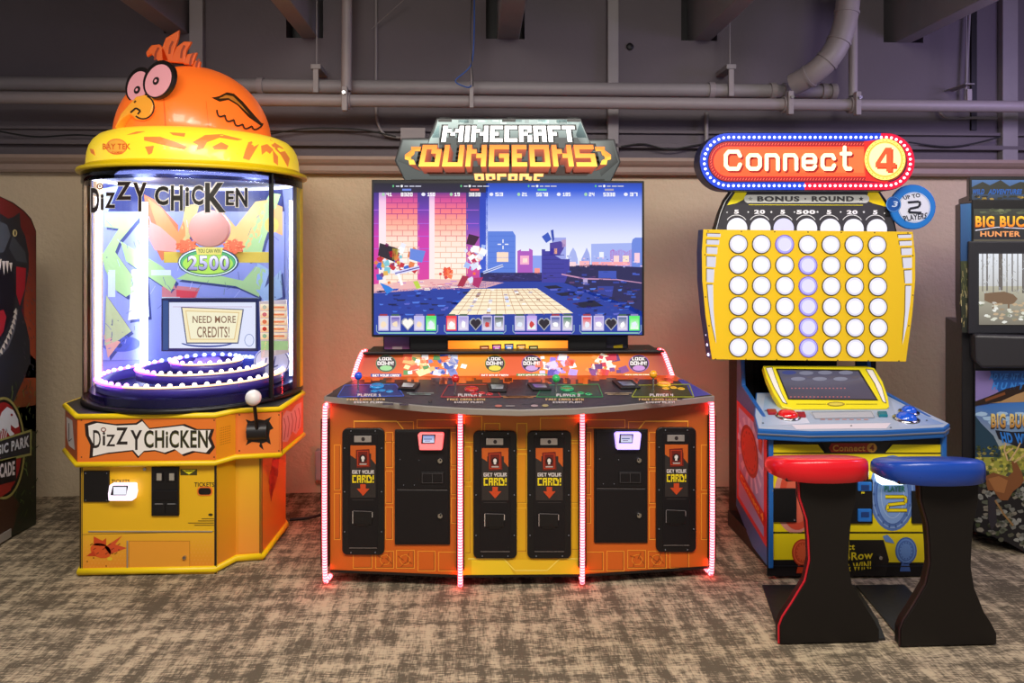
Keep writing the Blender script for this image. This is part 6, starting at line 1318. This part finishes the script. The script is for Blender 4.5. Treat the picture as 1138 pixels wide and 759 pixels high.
for x, w_ in ((1092, 1), (1097, 1.6), (1104, 1), (1112, 4.5), (1119, 1.2), (1125, 1.4), (1131, 1), (1137, 2), (1143, 2), (1150, 1)): A.rect(x - w_ / 2, 282, x + w_ / 2, random.uniform(322, 330), random.choice(['#6a6460', '#7c7872', '#5a5450']), 14)
for k in range(90): x = random.uniform(1089, 1160); y = random.uniform(284, 326); A.line([(x, y), (x + random.uniform(-3, 3), y + random.uniform(-5, 5))], .5, random.choice(['#c8ccd4', '#8a8884', '#b0b0a8']), 15)
A.poly([(1094, 326), (1104, 325), (1116, 324), (1126, 327), (1131, 332), (1126, 338), (1104, 338), (1094, 334)], '#7a6048', 16); A.rect(1103, 338, 1105, 343, '#7a6048', 16); A.rect(1120, 338, 1122, 343, '#7a6048', 16)
for k in range(60): A.poly(rndpoly(random.uniform(1090, 1165), random.uniform(336, 359), 3, 1.5), random.choice(['#d8d8c8', '#a08c70', '#8a8c78', '#c0a888', '#e8e8e0']), 16)
m.build('screen', hun, 'lit screen with a forest picture')
m = M(); slab(m, hp(3.585), quad(1080, 222, 1170, 278), 0, .1, BLKM, .004); A = Art(m, hp(3.585), PG2); A.grad(1082, 232, 1168, 270, '#3c4038', '#20202c', 8)
for k in range(18): A.poly(rndpoly(random.uniform(1084, 1150), random.uniform(233, 238), 4, 1.6), random.choice(['#586048', '#707858', '#484c40']), 9)
A.text('BIG BUCK', (1083, 239.5, 1150, 253.5), '#5a2010', 10, .06, .0); A.text('BIG BUCK', (1084, 240, 1149, 252.5), (rgb('#ffd840'), rgb('#f08020')), 12, .04); A.line([(1084, 256), (1108, 252.5), (1140, 254), (1160, 258)], 1, '#d8d8e8', 10); A.text('HUNTER', (1089.5, 257, 1134, 263), '#f0a060', 12, .03); A.rect(1082, 266, 1168, 268, '#5a5648', 9)
m.build('marquee', hun, 'lit marquee under the top sign')
m = M(); slab(m, hp(3.75), quad(1077, 196, 1175, 228), 0, .08, BLKM, .003); A = Art(m, hp(3.75)); A.grad(1080, 200, 1172, 226, '#5888c0', '#2a2c1c', 5); A.poly([(1080, 208), (1092, 202), (1100, 206), (1112, 200), (1122, 207), (1134, 202), (1172, 208), (1172, 216), (1080, 216)], '#383c2c', 6); A.text('WILD OPEN RANGE'[:4] , (1081, 210, 1094, 216), '#2870c8', 8, .05, .3)
A.text('ADVENTURES', (1098, 210, 1136, 216), '#2870c8', 8, .05, .3)
for k in range(30): A.poly(rndpoly(random.uniform(1082, 1160), random.uniform(218, 225), 3, 1.2), random.choice(['#a89040', '#3a3c20', '#c8a848', '#2a2818']), 7)
m.build('top_sign', hun, 'narrow painted sign along the top')
m = M(); hbox(m, .0, .2, .95, .76, .5, 1.80, hm); m.build('upper_cabinet', hun)
VL = hp(3.6); m = M(); slab(m, VL, [(1067, 226), (1080, 225), (1080, 371), (1069, 370), (1067, 340)], 0, .16, hm, .002); A = Art(m, VL); A.poly([(1067.5, 227), (1079.5, 226), (1079.5, 290), (1067.5, 290)], ['#3a70b0', '#3878b8', '#1c4880', '#204c80'], 3); A.poly([(1067.5, 290), (1079.5, 290), (1079.5, 370), (1069, 369)], ['#3c4428', '#4a5030', '#1c2018', '#242820'], 3)
for k in range(30): x = random.uniform(1068, 1078); y = random.uniform(292, 362); A.line([(x, y), (x + random.uniform(-2, 2), y + random.uniform(3, 8))], .7, random.choice(['#8a8450', '#a89868', '#6a6c40', '#c8b888']), 4)
m.build('side_wing', hun, 'narrow painted side wing')

# ================================================================== dinosaur game at the left edge
jur = thing('arcade_cabinet', 'tall dark cabinet printed with a roaring dinosaur, cut off by the left edge', 'arcade machine', (-2.75, 3.6, 0))
JX = -2.44; VJ = plane((JX, 0, 0), (1, 0, 0))
top_ = [(-30, 206), (-12, 210), (0, 218), (15, 225), (27, 234), (35, 243), (40.5, 257)]
out = [VJ(x, y, 0) for x, y in top_] + [VJ(40.5, 582.5, 0), VJ(20, 594, 0), VJ(-30, 617, 0)]
for p in out: p.z = max(p.z, .02)
m = M(); m.prism(out, (-.03, 0, 0), hm, .002); A = Art(m, VJ)
def clip(P): return [(max(x, -28), y) for x, y in P]
A.poly([(-28, 214), (0, 219), (14, 226), (26, 235), (34, 244), (40, 258), (40, 470), (-28, 470)], '#6c1c1e', 3); A.poly([(26, 260), (40, 262), (40, 420), (28, 420)], ['#7c2424', '#5c2020', '#a04420', '#a84c24'], 4); A.poly([(20, 380), (40, 400), (40, 480), (10, 470)], ['#a03c20', '#b04c24', '#4c3418', '#503818'], 4)
A.poly([(-28, 460), (40, 450), (40, 583), (-28, 616)], '#202416', 4)
DG = '#23252c'
A.poly([(-28, 236), (2, 238), (9, 243), (15, 241), (22, 236), (23, 252), (28, 262), (32, 282), (32, 300), (30, 312), (27, 330), (24, 345), (29, 360), (33, 378), (34, 402), (27, 420), (18, 440), (10, 458), (-28, 470)], DG, 5)
A.poly([(0, 246), (8, 250), (12, 262), (4, 280), (-10, 284), (-28, 270), (-28, 244)], '#4a5058', 6); A.ell(16.5, 259, 2.6, 4, '#c8b878', 7, 12); A.ell(16.8, 259, .9, 3, '#1c1810', 8, 8); A.poly([(14, 262), (28, 280), (30, 292), (18, 290), (10, 276)], '#3c4046', 6)
A.poly([(18, 296), (29, 298), (28, 320), (22, 340), (18, 326)], '#a01828', 7); A.poly([(-20, 296), (14, 296), (18, 326), (14, 350), (0, 380), (-20, 392)], '#12101e', 7); A.poly([(-20, 352), (4, 344), (7, 352), (4, 368), (-6, 384), (-20, 390)], '#a01c28', 8)
for x, y, d_ in ((0, 288, 12), (4, 290, 16), (8, 290, 14), (12, 292, 10), (-6, 286, 14)): A.poly([(x - 1.8, y), (x + 1.8, y), (x + .4, y + d_)], '#d8cfc0', 9)
for k in range(9): t = k / 8; x, y = 18 - 16 * t ** 1.5, 348 + 44 * t; A.poly([(x - 3, y - 1), (x, y - 6), (x + 1, y + 2)], '#c8c0b0', 9)
A.line([(19, 344), (15, 368), (8, 386), (-2, 396)], 2.6, '#5a5a60', 8)
random.seed(21)
for k in range(90): x = random.uniform(12, 39); y = random.uniform(430, 575 - x * .0); A.line([(x, y), (x + random.uniform(-4, 4), y - random.uniform(2, 9))], .8, random.choice(['#3c4a20', '#4a5c28', '#2a3818', '#5c6c38', '#1c2410']), 6)
for k in range(50): x = random.uniform(24, 38); y = random.uniform(300, 440); A.line([(x, y), (x + 1.5, y + 3)], .6, random.choice(['#3a3a40', '#50484c']), 6)
A.poly([(-25, 560), (10, 545), (22, 560), (14, 590), (-25, 608)], '#3c2418', 5)
A.ell(4, 498, 24, 57, '#8c8448', 9, 40); A.ell(4, 498, 22, 54, '#141210', 10, 40); A.ell(4, 497, 20, 50, '#8c1c1c', 11, 40)
for P in ([(2, 458), (8, 452), (15, 456), (20, 466), (21, 474), (17, 476), (12, 472), (12, 478), (16, 482), (12, 486), (8, 480), (3, 476), (-2, 486), (-6, 480)], ): A.poly(P, '#c8ccd0', 12)
A.ell(13, 461, 1.3, 1.6, '#8c1c1c', 13, 8)
for k in range(5): A.line([(8 - k * 2.6, 476 + k), (6 - k * 2.6, 488 + k)], 1, '#c8ccd0', 12)
A.poly([(-28, 497), (35, 477), (35, 506), (-28, 520)], '#8c8c50', 14); A.poly([(-28, 499), (33.5, 480), (33.5, 503.5), (-28, 517)], '#26282c', 15)
A.text('JURASSIC PARK', [(-25, 503), (32.5, 483.5), (32.5, 500), (-25, 514)], '#b8bcc0', 17, .04)
A.poly([(-28, 519), (18, 508), (18, 534), (-28, 546)], '#1a1618', 14); A.text('ARCADE', [(-9, 517.5), (16.5, 512), (16.5, 528), (-9, 533)], '#c8c0c0', 17, .04); A.poly([(-20, 541), (14, 532), (12, 545), (2, 552), (-20, 560)], '#8a2820', 12)
m.build('side_panel', jur, 'printed side panel with dinosaur and round badge')
m = M(); m.box((JX - .8, 3.35, .02), (JX - .03, 4.16, 1.55), hm, .004); m.build('cabinet_body', jur)
m = M(); a = VJ(11, 599, .0); b = VJ(-26, 615, .0); m.box((JX - .002, b.y, .015), (JX + .008, a.y, .06), SLV, .002); m.build('kick_strip', jur, 'silver kick strip')
